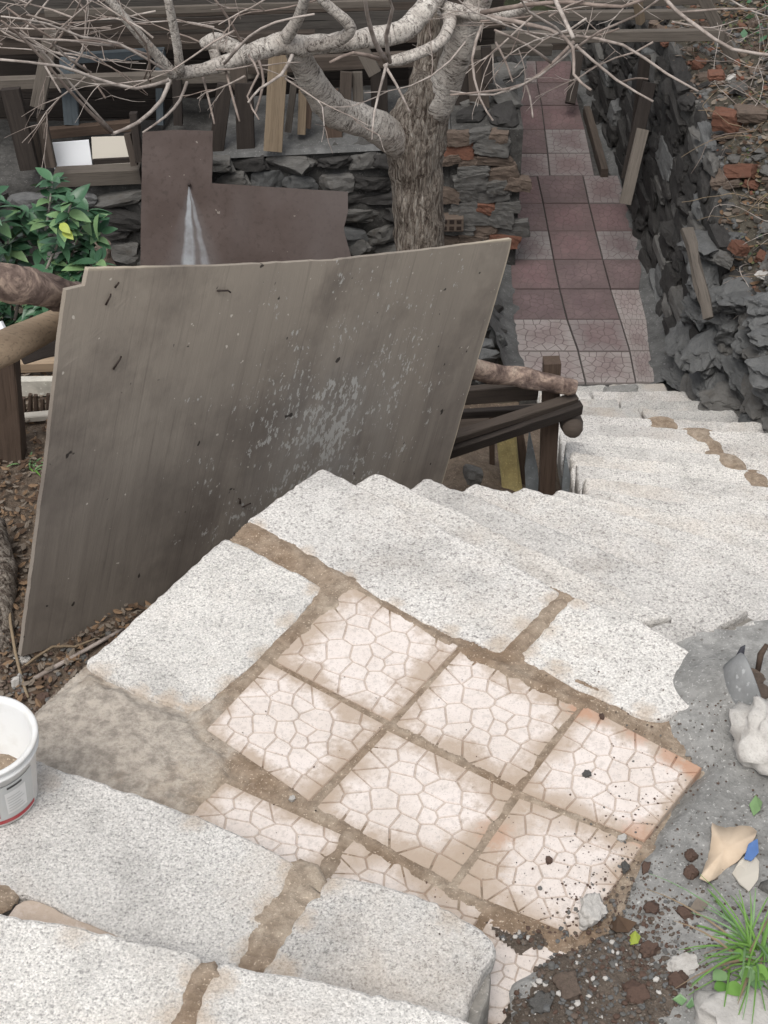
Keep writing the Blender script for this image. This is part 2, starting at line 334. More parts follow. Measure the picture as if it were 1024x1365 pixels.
def hfield(name, x0, x1, y0, y1, st, fz, mat, keep=None, parent=None, snap=None):
    nx = int((x1 - x0) / st) + 1; ny = int((y1 - y0) / st) + 1; V = []; idx = {}; Fc = []
    for j in range(ny):
        for i in range(nx):
            x, y = x0 + i * st, y0 + j * st
            idx[i, j] = len(V); V.append((x, y, fz(x, y)))
    for j in range(ny - 1):
        for i in range(nx - 1):
            if keep is None or keep(x0 + (i + .5) * st, y0 + (j + .5) * st):
                Fc.append((idx[i, j], idx[i + 1, j], idx[i + 1, j + 1], idx[i, j + 1]))
    if snap:
        for v in {v for f in Fc for v in f}:
            x, y, z = V[v]
            if not in_poly(x, y, snap):
                best = None
                for i in range(len(snap)):
                    a, b_ = Vector(snap[i - 1]), Vector(snap[i]); d = b_ - a; t = max(0, min(1, (Vector((x, y)) - a).dot(d) / d.length_squared)); q = a + d * t; e = (q - Vector((x, y))).length
                    if best is None or e < best[0]: best = (e, q)
                V[v] = (best[1].x, best[1].y, z)
    used = sorted({v for f in Fc for v in f}); re = {v: k for k, v in enumerate(used)}
    return mobj(name, [V[v] for v in used], [tuple(re[v] for v in f) for f in Fc], mat, parent, True)
def tube_mesh(pts, rad, seg=8, rough=0., rs=8., seed=0, cap=True, sub=0):
    P = [Vector(p) for p in pts]; R = list(rad)
    for _ in range(sub):        # Catmull-Rom style refinement
        Q, RR = [], []
        for i in range(len(P) - 1):
            p0, p1, p2, p3 = P[max(i - 1, 0)], P[i], P[i + 1], P[min(i + 2, len(P) - 1)]
            Q += [p1, (p1 * 9 + p2 * 9 - p0 - p3) / 16]; RR += [R[i], (R[i] + R[i + 1]) / 2]
        P, R = Q + [P[-1]], RR + [R[-1]]
    V, UV, Fc = [], [], []; prev = None; L = 0
    for i, p in enumerate(P):
        t = (P[min(i + 1, len(P) - 1)] - P[max(i - 1, 0)]).normalized()
        if prev is None: a = t.orthogonal().normalized()
        else: a = (prev - t * prev.dot(t)).normalized()
        prev = a; b = t.cross(a)
        if i: L += (p - P[i - 1]).length
        for k in range(seg):
            w = 2 * math.pi * k / seg; d = a * math.cos(w) + b * math.sin(w); q = p + d * R[i]
            if rough: q = q + d * (R[i] * rough * fb(q.x, q.y, q.z, rs, seed))
            V.append(q); UV.append((abs(k / seg * 2 - 1) * math.pi * .12, L))
    for i in range(len(P) - 1):
        for k in range(seg):
            Fc.append((i * seg + k, i * seg + (k + 1) % seg, (i + 1) * seg + (k + 1) % seg, (i + 1) * seg + k))
    if cap: Fc.append(tuple(range(seg - 1, -1, -1))); Fc.append(tuple(range((len(P) - 1) * seg, len(P) * seg)))
    return V, Fc, UV
def tube(name, pts, rad, mat, parent=None, seg=8, **k):
    V, Fc, UV = tube_mesh(pts, rad, seg, **k); return mobj(name, V, Fc, mat, parent, True, UV)
def board(name, p0, p1, w, th, mat, parent=None, up=(0, 0, 1), bev=.004, jit=.003, seed=0, taper=1.):
    """plank from p0 to p1; w measured along 'up' made square to the run, th across"""
    p0, p1 = Vector(p0), Vector(p1); d = (p1 - p0); L = d.length; d.normalize()
    u = Vector(up); u = (u - d * u.dot(d)).normalized(); s = d.cross(u)
    prof = [(-w / 2 + bev, -th / 2), (w / 2 - bev, -th / 2), (w / 2, -th / 2 + bev), (w / 2, th / 2 - bev), (w / 2 - bev, th / 2), (-w / 2 + bev, th / 2), (-w / 2, th / 2 - bev), (-w / 2, -th / 2 + bev)]
    n = max(2, int(L / .12) + 1); V = []; Fc = []
    for i in range(n):
        t = i / (n - 1); k = 1 + (taper - 1) * t
        for a, b in prof:
            j = jit * nz(i * .7, a * 20, b * 20, 1.3, seed + RNG.random() * 3)
            V.append(Vector((t * L, a * k + j, b * k + j * .6)))
    for i in range(n - 1):
        for k in range(8): Fc.append((i * 8 + k, i * 8 + (k + 1) % 8, (i + 1) * 8 + (k + 1) % 8, (i + 1) * 8 + k))
    Fc.append(tuple(range(7, -1, -1))); Fc.append(tuple(range((n - 1) * 8, n * 8)))
    M = Matrix((( d.x, u.x, s.x, p0.x), (d.y, u.y, s.y, p0.y), (d.z, u.z, s.z, p0.z), (0, 0, 0, 1)))
    # local x runs along the plank so its grain does too
    o = mobj(name, V, Fc, mat, None); 
    if parent is not None:
        o.parent = parent; o.matrix_parent_inverse = Matrix.Translation(parent.location).inverted()
    o.matrix_basis = M
    return o
def rock_mesh(seed, sub=3, flat=(1, 1, 1), rough=.35, facets=9, strata=.10):
    r = random.Random(seed); bm = bmesh.new(); bmesh.ops.create_icosphere(bm, subdivisions=sub, radius=1)
    planes = [(Vector((r.uniform(-.25, .25), r.uniform(-.25, .25), s)).normalized(), r.uniform(.55, .75)) for s in (-1, 1)]
    for _ in range(facets):
        d = Vector((r.gauss(0, 1), r.gauss(0, 1), r.gauss(0, .6))).normalized(); planes.append((d, r.uniform(.55, .82)))
    for v in bm.verts:
        p = v.co.copy() * 1.15
        for d, h in planes:
            k = p.dot(d)
            if k > h: p -= d * (k - h)
        led = math.floor((p.z + .12 * nz(p.x, p.y, seed, 1.5)) * 5 + .5)
        k = 1 + rough * fb(p.x, p.y, p.z, 2.2, seed, 5) * .45 + strata * (noise.noise(Vector((led * 3.7, seed * 1.3, round(math.atan2(p.y, p.x) * 1.2)))))
        v.co = Vector((p.x * k * flat[0], p.y * k * flat[1], p.z * (1 + .1 * fb(p.x, p.y, p.z, 3, seed)) * flat[2]))
    me = bpy.data.meshes.new('stone'); bm.to_mesh(me); bm.free(); return me
def block_mesh(seed, **k):
    r = random.Random(seed); bm = bmesh.new(); bmesh.ops.create_cube(bm, size=2); bmesh.ops.subdivide_edges(bm, edges=bm.edges[:], cuts=7, use_grid_fill=True)
    sk = [r.uniform(-.14, .14) for _ in range(6)]
    for v in bm.verts:
        p = v.co; q = p.lerp(p.normalized() * 1.25, .16 + .1 * nz(p.x, p.y, p.z, .9, seed)); q *= 1 + .16 * fb(p.x, p.y, p.z, 1.5, seed, 5)
        v.co = Vector((q.x * (1 + sk[0] * q.z) + sk[1] * q.z * .5, q.y, q.z * (1 + sk[2] * q.x) + sk[3] * q.x * .5)) * .92
    me = bpy.data.meshes.new('stone'); bm.to_mesh(me); bm.free(); return me
def rock_set(n, seed, mats, make=None, **k):
    out = {}
    for m in mats:
        L = []
        for i in range(n):
            me = (make or rock_mesh)(seed + i * 7 + len(m), **k); me.materials.append(MT[m]); L.append(me)
        out[m] = L
    return out
ROCKS = rock_set(7, 11, ['stone_grey', 'stone_dark', 'stone_mort', 'stone_brown', 'brick', 'stone_pale', 'clod'], sub=3, rough=.5, facets=9)
BLOCKS = rock_set(5, 91, ['stone_brown', 'brick', 'stone_grey', 'stone_mort', 'stone_dark'], block_mesh)
CRAGS = rock_set(5, 301, ['stone_mort', 'stone_grey', 'stone_pale'], sub=4, rough=.75, facets=8, strata=.13)
LUMPS = rock_set(4, 411, ['stone_pale', 'stone_grey', 'clod', 'stone_brown'], sub=4, rough=.7, facets=4, strata=.03)
for L_ in LUMPS.values():
    for me_ in L_: me_.polygons.foreach_set('use_smooth', [True] * len(me_.polygons))
def rock(name, mat, loc, size, rot=(0, 0, 0), parent=None, src=None, r=RNG):
    o = bpy.data.objects.new(name, r.choice((src or ROCKS)[mat])); COL.objects.link(o)
    o.location = loc; o.scale = size; o.rotation_euler = rot
    if parent is not None:
        o.parent = parent; o.matrix_parent_inverse = Matrix.Translation(parent.location).inverted()
    return o
def in_poly(x, y, poly):
    c = False; n = len(poly)
    for i in range(n):
        (x1, y1), (x2, y2) = poly[i][:2], poly[i - 1][:2]
        if (y1 > y) != (y2 > y) and x < (x2 - x1) * (y - y1) / (y2 - y1) + x1: c = not c
    return c
def seg_d(x, y, a, b):
    ax, ay = a[0], a[1]; bx, by = b[0], b[1]; dx, dy = bx - ax, by - ay; L = dx * dx + dy * dy
    t = max(0, min(1, ((x - ax) * dx + (y - ay) * dy) / L)) if L else 0
    return math.hypot(x - ax - t * dx, y - ay - t * dy)
def A2(px, py, z=0.): p = at(px, py, z=z); return (p.x, p.y)

# ------------------------------------------------------------------ ground and garden
g = mobj('ground', [(-400, -60, -3.08), (400, -60, -3.08), (400, 900, -3.08), (-400, 900, -3.08)], [(0, 1, 2, 3)], 'garden'); struct(g)

# ------------------------------------------------------------------ crazed tile pattern (one mould, so every tile shares it)
def clip(poly, n, d):
    out = []
    for i in range(len(poly)):
        a, b = poly[i], poly[(i + 1) % len(poly)]; da, db = a.dot(n) - d, b.dot(n) - d
        if da <= 0: out.append(a)
        if (da < 0 < db) or (db < 0 < da): out.append(a.lerp(b, da / (da - db)))
    return out
def pattern(seed=5, n=6, g=.0052, lo=.004):
    r = random.Random(seed); pts = []
    for j in range(n):
        for i in range(n):
            pts.append(Vector(((i + .5 + (.25 if j % 2 else -.25) + r.uniform(-.36, .36)) / n, (j + .5 + r.uniform(-.36, .36)) / n)))
    cells = []
    for k, p in enumerate(pts):
        poly = [Vector((lo, lo)), Vector((1 - lo, lo)), Vector((1 - lo, 1 - lo)), Vector((lo, 1 - lo))]
        for q in pts:
            if q is p: continue
            d = q - p; L = d.length
            if L > .62: continue
            d.normalize(); poly = clip(poly, d, p.dot(d) + L / 2 - g)
            if len(poly) < 3: break
        if len(poly) >= 3: cells.append(poly)
    return cells
CELLS = pattern()
def tile_mesh(quad, z, th=.035, gd=.003, flip=0, cells=None, grow=1.05):
    c = [Vector(p) for p in quad]; c = c[flip:] + c[:flip]; m_ = sum(c, Vector((0, 0))) / 4; c = [m_ + (p - m_) * grow for p in c]
    def bl(u, v): return c[0] * (1 - u) * (1 - v) + c[1] * u * (1 - v) + c[2] * u * v + c[3] * (1 - u) * v
    V, Fc, uv, mi = [], [], [], []
    def add(p, z, u): V.append((p.x, p.y, z)); uv.append(u); return len(V) - 1
    for a in [(0, 0), (1, 0), (1, 1), (0, 1)]: add(bl(*a), z - gd, a)
    for a in [(0, 0), (1, 0), (1, 1), (0, 1)]: add(bl(*a), z - th, a)
    area = sum(c[i].x * c[(i + 1) % 4].y - c[i].y * c[(i + 1) % 4].x for i in range(4)); cw = area < 0
    def face(f, m): Fc.append(tuple(reversed(f)) if cw else tuple(f)); mi.append(m)
    face((0, 1, 2, 3), 1); face((7, 6, 5, 4), 1)
    for i in range(4): face((4 + i, 4 + (i + 1) % 4, (i + 1) % 4, i), 0)
    for poly in cells or CELLS:
        m = sum(poly, Vector((0, 0))) / len(poly)
        lo = [add(bl(p.x, p.y), z - gd - .001, (p.x, p.y)) for p in poly]
        hi = []
        for p in poly:
            q = p.lerp(m, .05); hi.append(add(bl(q.x, q.y), z + .0006 * nz(q.x, q.y, 0, 9), (q.x, q.y)))
        k = len(poly)
        for i in range(k): face((lo[i], lo[(i + 1) % k], hi[(i + 1) % k], hi[i]), 0)
        face(hi, 0)
    return V, Fc, uv, mi
def crazed_tile(quad, z, mat, gm, parent, **k):
    V, Fc, uv, mi = tile_mesh(quad, z, **k)
    o = mobj('tile', V, Fc, mat, parent, False, uv, [gm], mi); return o

# ------------------------------------------------------------------ landing
LEDGE = [A2(430, 625), A2(325, 702), A2(215, 795), A2(110, 886), A2(48, 945), A2(-60, 1040), A2(-160, 1180), A2(-100, 1500), A2(700, 1560), A2(1010, 1290), A2(1000, 915)]
Vb, Fb = slab_mesh(LEDGE, -.035, 3.0, bev=.01, jit=.006, step=.06)
landing = struct(mobj('landing', Vb, Fb, 'body'))
QUADS = [[(468, 784), (606, 861), (519, 956), (371, 880)], [(618, 867), (770, 938), (690, 1046), (530, 966)],
         [(361, 888), (507, 966), (411, 1063), (280, 973)], [(519, 977), (683, 1057), (600, 1171), (425, 1077)],
         [(781, 945), (930, 1024), (857, 1117), (700, 1055)], [(694, 1067), (852, 1127), (768, 1244), (614, 1182)],
         [(301, 1046), (458, 1116), (392, 1205), (205, 1135)], [(474, 1122), (640, 1212), (560, 1325), (398, 1205)],
         [(655, 1226), (790, 1288), (740, 1400), (590, 1330)]]
for i, q in enumerate(QUADS):
    o = crazed_tile([A2(*p) for p in q], (0, -.003, .001, -.002, .002, -.001, 0, -.003, -.004)[i], 'tile', 'groove', landing, flip=[0, 0, 0, 0, 2, 3, 0, 0, 2][i])
    if i == 4: o['label'] = 'rust-stained corner tile'
SLABS = [[(300, 716), (432, 783), (352, 872), (262, 950), (190, 926), (112, 886), (212, 797)],
         [(430, 624), (328, 694), (402, 736), (466, 773), (560, 826), (668, 872), (712, 826), (748, 790), (700, 761), (560, 690)],
         [(766, 795), (692, 876), (760, 914), (868, 960), (945, 935), (1012, 935), (900, 856), (841, 822)]]
for i, p in enumerate(SLABS):
    slab('slab', [A2(*q) for q in p], .004, .05, ('granite_s1', 'granite_s2', 'granite_s3')[i], landing, bev=.011, jit=.006, step=.018, seed=i * 3.1)
# cement laid between slabs and tiles: uneven, wells up along the joints
JOINTS = [((328, 702), (462, 775), .034, .011), ((462, 775), (430, 800), .035, .011), ((445, 790), (360, 878), .022, .010), ((360, 878), (275, 955), .018, .009),
          ((462, 775), (600, 858), .010, .008), ((615, 862), (780, 942), .014, .008), ((680, 868), (755, 795), .022, .009), ((690, 872), (870, 955), .018, .007),
          ((365, 882), (520, 965), .006, .001), ((615, 862), (520, 962), .006, .001), ((520, 965), (415, 1070), .008, .003), ((520, 965), (690, 1052), .008, .0035),
          ((775, 942), (690, 1055), .010, .0035), ((690, 1055), (605, 1180), .012, .004), ((690, 1055), (855, 1125), .013, .0045),
          ((275, 975), (415, 1075), .014, .006), ((415, 1075), (605, 1185), .013, .005), ((605, 1185), (740, 1250), .016, .006), ((460, 1115), (430, 1165), .018, .005)]
JW = [(A2(*a), A2(*b), w, h) for a, b, w, h in JOINTS]
PATCH = [A2(*p) for p in [(118, 890), (190, 930), (262, 956), (282, 985), (322, 1035), (262, 1092), (150, 1100), (-20, 1040), (46, 946)]]
UL = [Vector(p) for p in LEDGE]
def cement_z(x, y):
    n = fb(x, y, 0, 14); z = -.012 + .003 * n
    for a, b, w, h in JW:
        d = seg_d(x, y, a, b)
        if d < w * 3: z = max(z, -.004 + (h + .003 * n) * math.exp(-(d / (w * max(.25, 1 + .9 * fb(x, y, 3, 16)))) ** 2))
    if in_poly(x, y, PATCH):
        d = min(seg_d(x, y, PATCH[i - 1], PATCH[i]) for i in range(len(PATCH)))
        z = max(z, -.012 + .022 * sst(0, .04, d + .02 * n) + .004 * fb(x, y, 1, 6) + .002 * fb(x, y, 1, 40))
    return z - .02 * sst(.62, .85, x) 
INNER = LEDGE
def keep_in(x, y):
    if x > .95: return False
    if not (-.02 < 0): return False
    if not in_poly(x, y, INNER): return False
    return True
cem = hfield('joint_cement', -1.25, 1.15, 1.9, 4.05, .0085, cement_z, 'cement_brown', keep_in, landing, INNER)

# ------------------------------------------------------------------ upper steps, climbing towards the viewer
ZA, ZB, ZC = .17, .34, .51
upper = struct(slab('upper_steps', [A2(-140, 950, ZA), A2(46, 1022, ZA), A2(262, 1098, ZA), A2(430, 1172, ZA), A2(500, 1186, ZA), A2(650, 1255, ZA), A2(655, 1300, ZA), A2(560, 1560, ZA), A2(-300, 1400, ZA)], ZA - .045, .6, 'body', None, bev=.01, jit=.004))
B_EDGE = [(-150, 1196), (0, 1216), (154, 1246), (239, 1265), (291, 1280), (367, 1295), (484, 1321), (586, 1346), (650, 1370)]
slab('upper_step_body', [A2(x, y + 12, ZB) for x, y in B_EDGE] + [A2(640, 1640, ZB), A2(-250, 1640, ZB)], ZB - .045, .5, 'body', upper, bev=.01, jit=.004)
slab('step_slab', [A2(*p, ZA) for p in [(-120, 950), (46, 1013), (150, 1049), (262, 1088), (340, 1122), (398, 1152), (362, 1210), (322, 1285), (240, 1330), (160, 1248), (36, 1192), (-160, 1130)]], ZA, .06, 'granite_a', upper, bev=.010, jit=.006, step=.018, seed=4)
slab('step_slab', [A2(*p, ZA) for p in [(440, 1166), (505, 1176), (580, 1205), (652, 1244), (662, 1262), (640, 1300), (600, 1390), (420, 1390), (340, 1340), (352, 1290), (400, 1215)]], ZA, .06, 'granite_a', upper, bev=.012, jit=.008, step=.018, seed=5)
slab('step_slab', [A2(*p, ZA) for p in [(32, 1196), (158, 1250), (200, 1275), (180, 1330), (-40, 1290), (5, 1230)]], ZA + .001, .06, 'tile', upper, bev=.006, jit=.003, step=.02, seed=6)
slab('step_slab', [A2(*p, ZB) for p in B_EDGE[:4]] + [A2(272, 1276, ZB), A2(252, 1330, ZB), A2(190, 1500, ZB), A2(-160, 1500, ZB)], ZB, .06, 'granite_b', upper, bev=.012, jit=.006, step=.018, seed=7)
slab('step_slab', [A2(*p, ZB) for p in B_EDGE[4:]] + [A2(620, 1500, ZB), A2(225, 1500, ZB), A2(270, 1330, ZB)], ZB, .06, 'granite_b', upper, bev=.012, jit=.007, step=.018, seed=8)
def joint_strip(name, ctr, w, z, seed, parent, mat='cement_brown', lift=.004):
    """smeared mortar band along ctr (pixels), uneven in width and height"""
    P = [Vector(A2(*c, z)) for c in ctr]; L = []
    for i in range(len(P) - 1):
        n = max(2, int((P[i + 1] - P[i]).length / .008)); L += [P[i].lerp(P[i + 1], k / n) for k in range(n)]
    V, Fc = [], []; K = 15
    for i, p in enumerate(L):
        t = (L[min(i + 1, len(L) - 1)] - L[max(i - 1, 0)]).normalized(); q = Vector((-t.y, t.x))
        endk = min(1, min(i, len(L) - 1 - i) / 3 + .15)
        ww = [w[0] * (1 + .5 * fb(p.x, p.y, seed, 16)), w[1] * (1 + .5 * fb(p.x, p.y, seed + 5, 16))]
        for k in range(K):
            s = k / (K - 1) * 2 - 1; r = p + q * (s * (ww[0] if s < 0 else ww[1]) * endk)
            V.append((r.x, r.y, z + .0018 - .010 * s * s + .007 * fb(r.x, r.y, seed, 22) - .008 * (1 - endk)))
    for i in range(len(L) - 1):
        for k in range(K - 1): Fc.append((i * K + k, i * K + k + 1, (i + 1) * K + k + 1, (i + 1) * K + k))
    return mobj(name, V, Fc, mat, parent, True)
joint_strip('joint_mortar', [(425, 1152), (398, 1172), (372, 1215), (345, 1262), (328, 1300)], (.062, .066), ZA, 2, upper)
joint_strip('joint_mortar', [(286, 1280), (262, 1320), (240, 1372), (215, 1440)], (.045, .042), ZB, 9, upper)
joint_strip('joint_mortar', [(-30, 1180), (5, 1195), (22, 1205)], (.05, .05), ZA, 12, upper)
slab('step_slab', [(-1.5, .95), (-.9, 1.28), (.35, 1.02), (.7, .9), (.6, .2), (-1.4, .2)], ZC, .3, 'granite', upper, bev=.012, jit=.006, step=.03, seed=10)

# ------------------------------------------------------------------ lower flight, winding down to the path
NST, RISE = 17, .17
Lpx = [(430, 625), (500, 627), (570, 634), (636, 641), (697, 646), (746, 650), (788, 654)]
LL = [Vector(A2(*p, -RISE * k)) for k, p in enumerate(Lpx)]
LEND = Vector(A2(716, 514, -RISE * NST))
for k in range(7, NST + 1):
    t = (k - 6) / (NST - 6); a = LL[6].lerp(LEND, t); LL.append(a)
RK = {0: Vector((1.12, 2.93)), 1: Vector((1.6, 2.98)), 2: Vector((2.0, 3.2)), 6: Vector((2.75, 4.75)), 12: Vector((2.36, 6.95)), 17: Vector((1.97, 8.68))}
def RR(k):
    ks = sorted(RK)
    for a, b in zip(ks, ks[1:]):
        if a <= k <= b: return RK[a].lerp(RK[b], (k - a) / (b - a))
RRs = [RR(k) for k in range(NST + 1)]
stair = None; r = random.Random(3)
Vs, Fs = [], []
for k in range(1, NST + 1):
    a, b, c, d = LL[k - 1], RRs[k - 1], RRs[k], LL[k]; z = -RISE * k - .04
    dv = (a - d).normalized() * .12; n0 = len(Vs)
    for p, zz in ((a + dv, z), (b + (b - c).normalized() * .12, z), (c, z), (d, z), (a + dv, -3.4), (b + (b - c).normalized() * .12, -3.4), (c, -3.4), (d, -3.4)): Vs.append((p.x, p.y, zz - .001 * k))
    Fs += [tuple(n0 + i for i in f) for f in ((0, 1, 2, 3), (2, 1, 5, 6), (3, 2, 6, 7), (0, 3, 7, 4), (1, 0, 4, 5))]
stair = struct(mobj('stair_flight', Vs, Fs, 'body'))
JT = {1: .60, 2: .60, 3: .62, 4: .62, 5: .60, 6: .58, 7: .56, 8: .56, 9: .57, 10: .57, 11: .58, 12: .6, 13: .52, 14: .5, 15: .45, 16: .35, 17: .55}
for k in range(1, NST + 1):
    z = -RISE * k; jt = JT[k]
    def nose(t, kk=k): 
        p = LL[kk].lerp(RRs[kk], t); n = (RRs[kk] - LL[kk]).normalized(); return p + Vector((-n.y, n.x)) * .006 * fb(p.x, p.y, kk, 2.5)
    def back(t): 
        p = LL[k - 1].lerp(RRs[k - 1], t); q = LL[k].lerp(RRs[k], t); return p + (p - q).normalized() * .03
    for (t0, t1) in ((0, jt - .008), (jt + .008, 1)):
        m = [t0 + (t1 - t0) * i / 4 for i in range(5)]
        slab('tread_slab', [nose(t) for t in m] + [back(t) for t in reversed(m)], z + r.uniform(-.006, .006), .06, 'granite_step' if k < 14 else r.choice(('granite_step', 'granite_grey')), stair,
             bev=.013, jit=.009, rnd=1, step=.018, seed=k * 1.7 + t0)
# brown mortar in the joint that zigzags down the flight
for k in (9, 10, 11, 12, 13):
    z = -RISE * k; a = LL[k].lerp(RRs[k], JT[k]); b = LL[k - 1].lerp(RRs[k - 1], JT[k]); b = a.lerp(b, 1.)
    V, Fc = [], []
    P = [a.lerp(b, i / 12) for i in range(13)]; q = (RRs[k] - LL[k]).normalized()
    for i, p in enumerate(P):
        w = .075 * (1 + .5 * fb(p.x, p.y, k, 8))
        for j in range(5):
            s = j / 2 - 1; rr = p + q * s * w; V.append((rr.x, rr.y, z + .010 - .018 * s * s + .012 * fb(rr.x, rr.y, k, 14)))
    for i in range(12):
        for j in range(4): Fc.append((i * 5 + j, i * 5 + j + 1, (i + 1) * 5 + j + 1, (i + 1) * 5 + j))
    mobj('joint_mortar', V, Fc, 'cement_brown', stair, True)

for (kk, pp) in ((17, [(803, 515), (850, 513), (853, 531), (806, 534)]), (16, [(842, 541), (862, 538), (872, 552), (850, 553)]), (15, [(873, 553), (890, 551), (900, 566), (880, 567)])):
    slab('mortar_patch', [A2(*p, -RISE * kk) for p in pp], -RISE * kk + .010, .03, 'cement_grey', stair, bev=.012, jit=.014, step=.02, seed=kk)
# ------------------------------------------------------------------ path of mauve tiles
PZ = -RISE * NST - .01
path = struct(mobj('path', [(.95, 8.55, PZ - .02), (2.1, 8.55, PZ - .02), (2.1, 15.4, PZ - .02), (.95, 15.4, PZ - .02), (.95, 8.55, -3.3), (2.1, 8.55, -3.3), (2.1, 15.4, -3.3), (.95, 15.4, -3.3)],
              [(0, 1, 2, 3), (0, 4, 5, 1), (1, 5, 6, 2), (3, 7, 4, 0)], 'mortar_dark'))
ROWS = [(510, (701, 781, 848, 874)), (468, (690, 771, 840, 866)), (425.5, (684, 756, 827, 862)), (385, (682, 746, 814, 852)), (346, (680, 738, 803.5, 858)), (308, (681, 731, 794, 848)), (271, (683, 724, 785, 836)), (234, (686, 716, 777, 824)),
        (234, (683, 733, 793)), (204, (686, 730, 787)), (172, (690, 726, 780)), (140, (692, 722, 772)), (110, (698, 716, 765)), (81, (702, 714, 762))]
rp = random.Random(12)
def ptile(q, mat):
    c = sum(q, Vector((0, 0))) / 4; q = [c + (p - c) * .972 for p in q]
    crazed_tile(q, PZ + rp.uniform(-.004, .004), mat, 'ptile_groove', path, flip=rp.randrange(4), gd=.002, grow=1.)
for i in range(len(ROWS) - 1):
    (y0, xs0), (y1, xs1) = ROWS[i], ROWS[i + 1]
    if y0 == y1: continue
    for j in range(min(len(xs0), len(xs1)) - 1):
        q = [Vector(A2(*p, PZ)) for p in ((xs0[j], y0), (xs0[j + 1], y0), (xs1[j + 1], y1), (xs1[j], y1))]
        if i < 2: mat = 'ptile4' if (i == 0 or j > 1 or rp.random() < .4) else 'ptile1'
        elif j == 2 and i in (2, 4): mat = 'ptile4' if i == 2 else 'ptile3'
        elif i == 4 and j == 0: mat = 'ptile3'
        else: mat = rp.choice(('ptile0', 'ptile0', 'ptile1', 'ptile2', 'ptile2')) if not (i in (5, 7) and j == 2) else 'ptile2'
        if i == 9 and j == 1: mat = 'ptile3'
        ptile(q, mat)
# grey mortar fillets along both edges of the path
def fillet(px0, side):
    V, Fc = [], []; P = []
    for (a, b) in zip(px0, px0[1:]):
        p, q = Vector(A2(*a, PZ)), Vector(A2(*b, PZ)); n = max(2, int((q - p).length / .05)); P += [p.lerp(q, i / n) for i in range(n)]
    K = 9
    for i, p in enumerate(P):
        for k in range(K):
            s = k / (K - 1); w = .26
            x = p.x + side * (s * w - .035 * (1 + fb(p.x, p.y, 0, 7))) ; V.append((x, p.y, PZ - .012 + .02 * sst(0, .25, s) + .26 * s ** 3 + .016 * fb(x, p.y, 0, 8)))
    for i in range(len(P) - 1):
        for k in range(K - 1): Fc.append((i * K + k, i * K + k + 1, (i + 1) * K + k + 1, (i + 1) * K + k))
    return mobj('mortar_fillet', V, Fc, 'cement_dgrey', path, True)
MT['cement_dgrey'] = m_cement('wet_grey_mortar', (.10, .10, .098), (.145, .145, .142), 14, .5, .7)
fillet([(872, 512), (863, 425), (852, 346), (838, 290), (822, 236), (795, 190), (785, 150), (765, 80), (760, 60)], 1)
fillet([(712, 520), (692, 468), (682, 385), (680, 310), (686, 234), (692, 140), (702, 60)], -1)
#PART3
# ------------------------------------------------------------------ dirt beside the stairs
DD = Vector((.69, .72)).normalized()
STL = [(LL[k - 1], LL[k], -RISE * k - .08) for k in range(5, NST + 1)]
def dirt_z(x, y):
    t = (x + 1.3) * DD.x + (y - 3.8) * DD.y; s = -(x + 1.3) * DD.y + (y - 3.8) * DD.x     # s: away from the stairs
    z = -.72 - .40 * max(0, t - .15) * sst(-1.35, -.7, x) + .05 * max(0, s)
    z += .05 * sst(.0, -.6, t) * 0
    s0 = .75 + 1.55 * sst(-.5, -1.3, x); z = z - 1.6 * sst(s0, s0 + 1.1, s) - .5 * sst(s0 + .15, s0 + 1.4, s)
    z -= 2.4 * sst(5.75, 6.5, y) * sst(.4, -.4, x)
    if x > .55 and y > 5.0:      # earth banked against the outer side of the stairs
        for a, b_, k in STL:
            d = seg_d(x, y, a, b_)
            if d < .5: z = max(z, k - .48 - 1.6 * max(0, d - .12))
    return max(z, -3.0) + .03 * fb(x, y, 0, 3) + .012 * fb(x, y, 2, 14)
dirt = struct(hfield('dirt_slope', -3.2, 1.6, 2.2, 8.6, .03, dirt_z, 'dirt', lambda x, y: x < 1.0 or y > 5))
def on_dirt(x, y): return Vector((x, y, dirt_z(x, y)))
# leaf litter on the dirt
def litter(name, pts, size, mats, r, label=None, cat=None, parent=None, nrm=None):
    V, Fc, mi = [], [], []
    for p in pts:
        s = r.uniform(*size); a = r.uniform(0, 6.28); t1 = Vector((math.cos(a), math.sin(a), r.uniform(-.35, .35))).normalized(); t2 = Vector((-math.sin(a), math.cos(a), r.uniform(-.5, .5))).normalized()
        n0 = len(V); c = Vector(p); up = Vector((0, 0, s * .25))
        for (u, v, w) in ((-1, 0, .6), (-.3, -.45, 0), (.5, -.35, .1), (1, 0, .7), (.4, .4, 0), (-.4, .4, .3)): V.append(c + t1 * (u * s) + t2 * (v * s) + up * w)
        Fc += [(n0, n0 + 1, n0 + 2, n0 + 3), (n0, n0 + 3, n0 + 4, n0 + 5)]; k = r.randrange(len(mats)); mi += [k, k]
    o = mobj(name, V, Fc, mats[0], parent, False, None, mats[1:], mi); return stuff(o)
MT['litter2'] = m_leaf('grey_dead_leaf', (.22, .185, .15), (.14, .11, .085), .9)
MT['litter3'] = m_leaf('dark_dead_leaf', (.07, .045, .03), (.11, .07, .045), .9)
r = random.Random(21)
pts = []
while len(pts) < 9000:
    x, y = r.uniform(-2.4, -.4), r.uniform(3.0, 5.6); pts.append((x, y, dirt_z(x, y) + r.uniform(.004, .03)))
o = litter('leaf_litter', pts, (.007, .024), ['litter', 'litter2', 'litter3'], r)
tag(o, 'brown dead leaves carpeting the dirt left of the plywood sheet', 'leaf litter')
del o['category']; o['category'] = 'leaf litter'

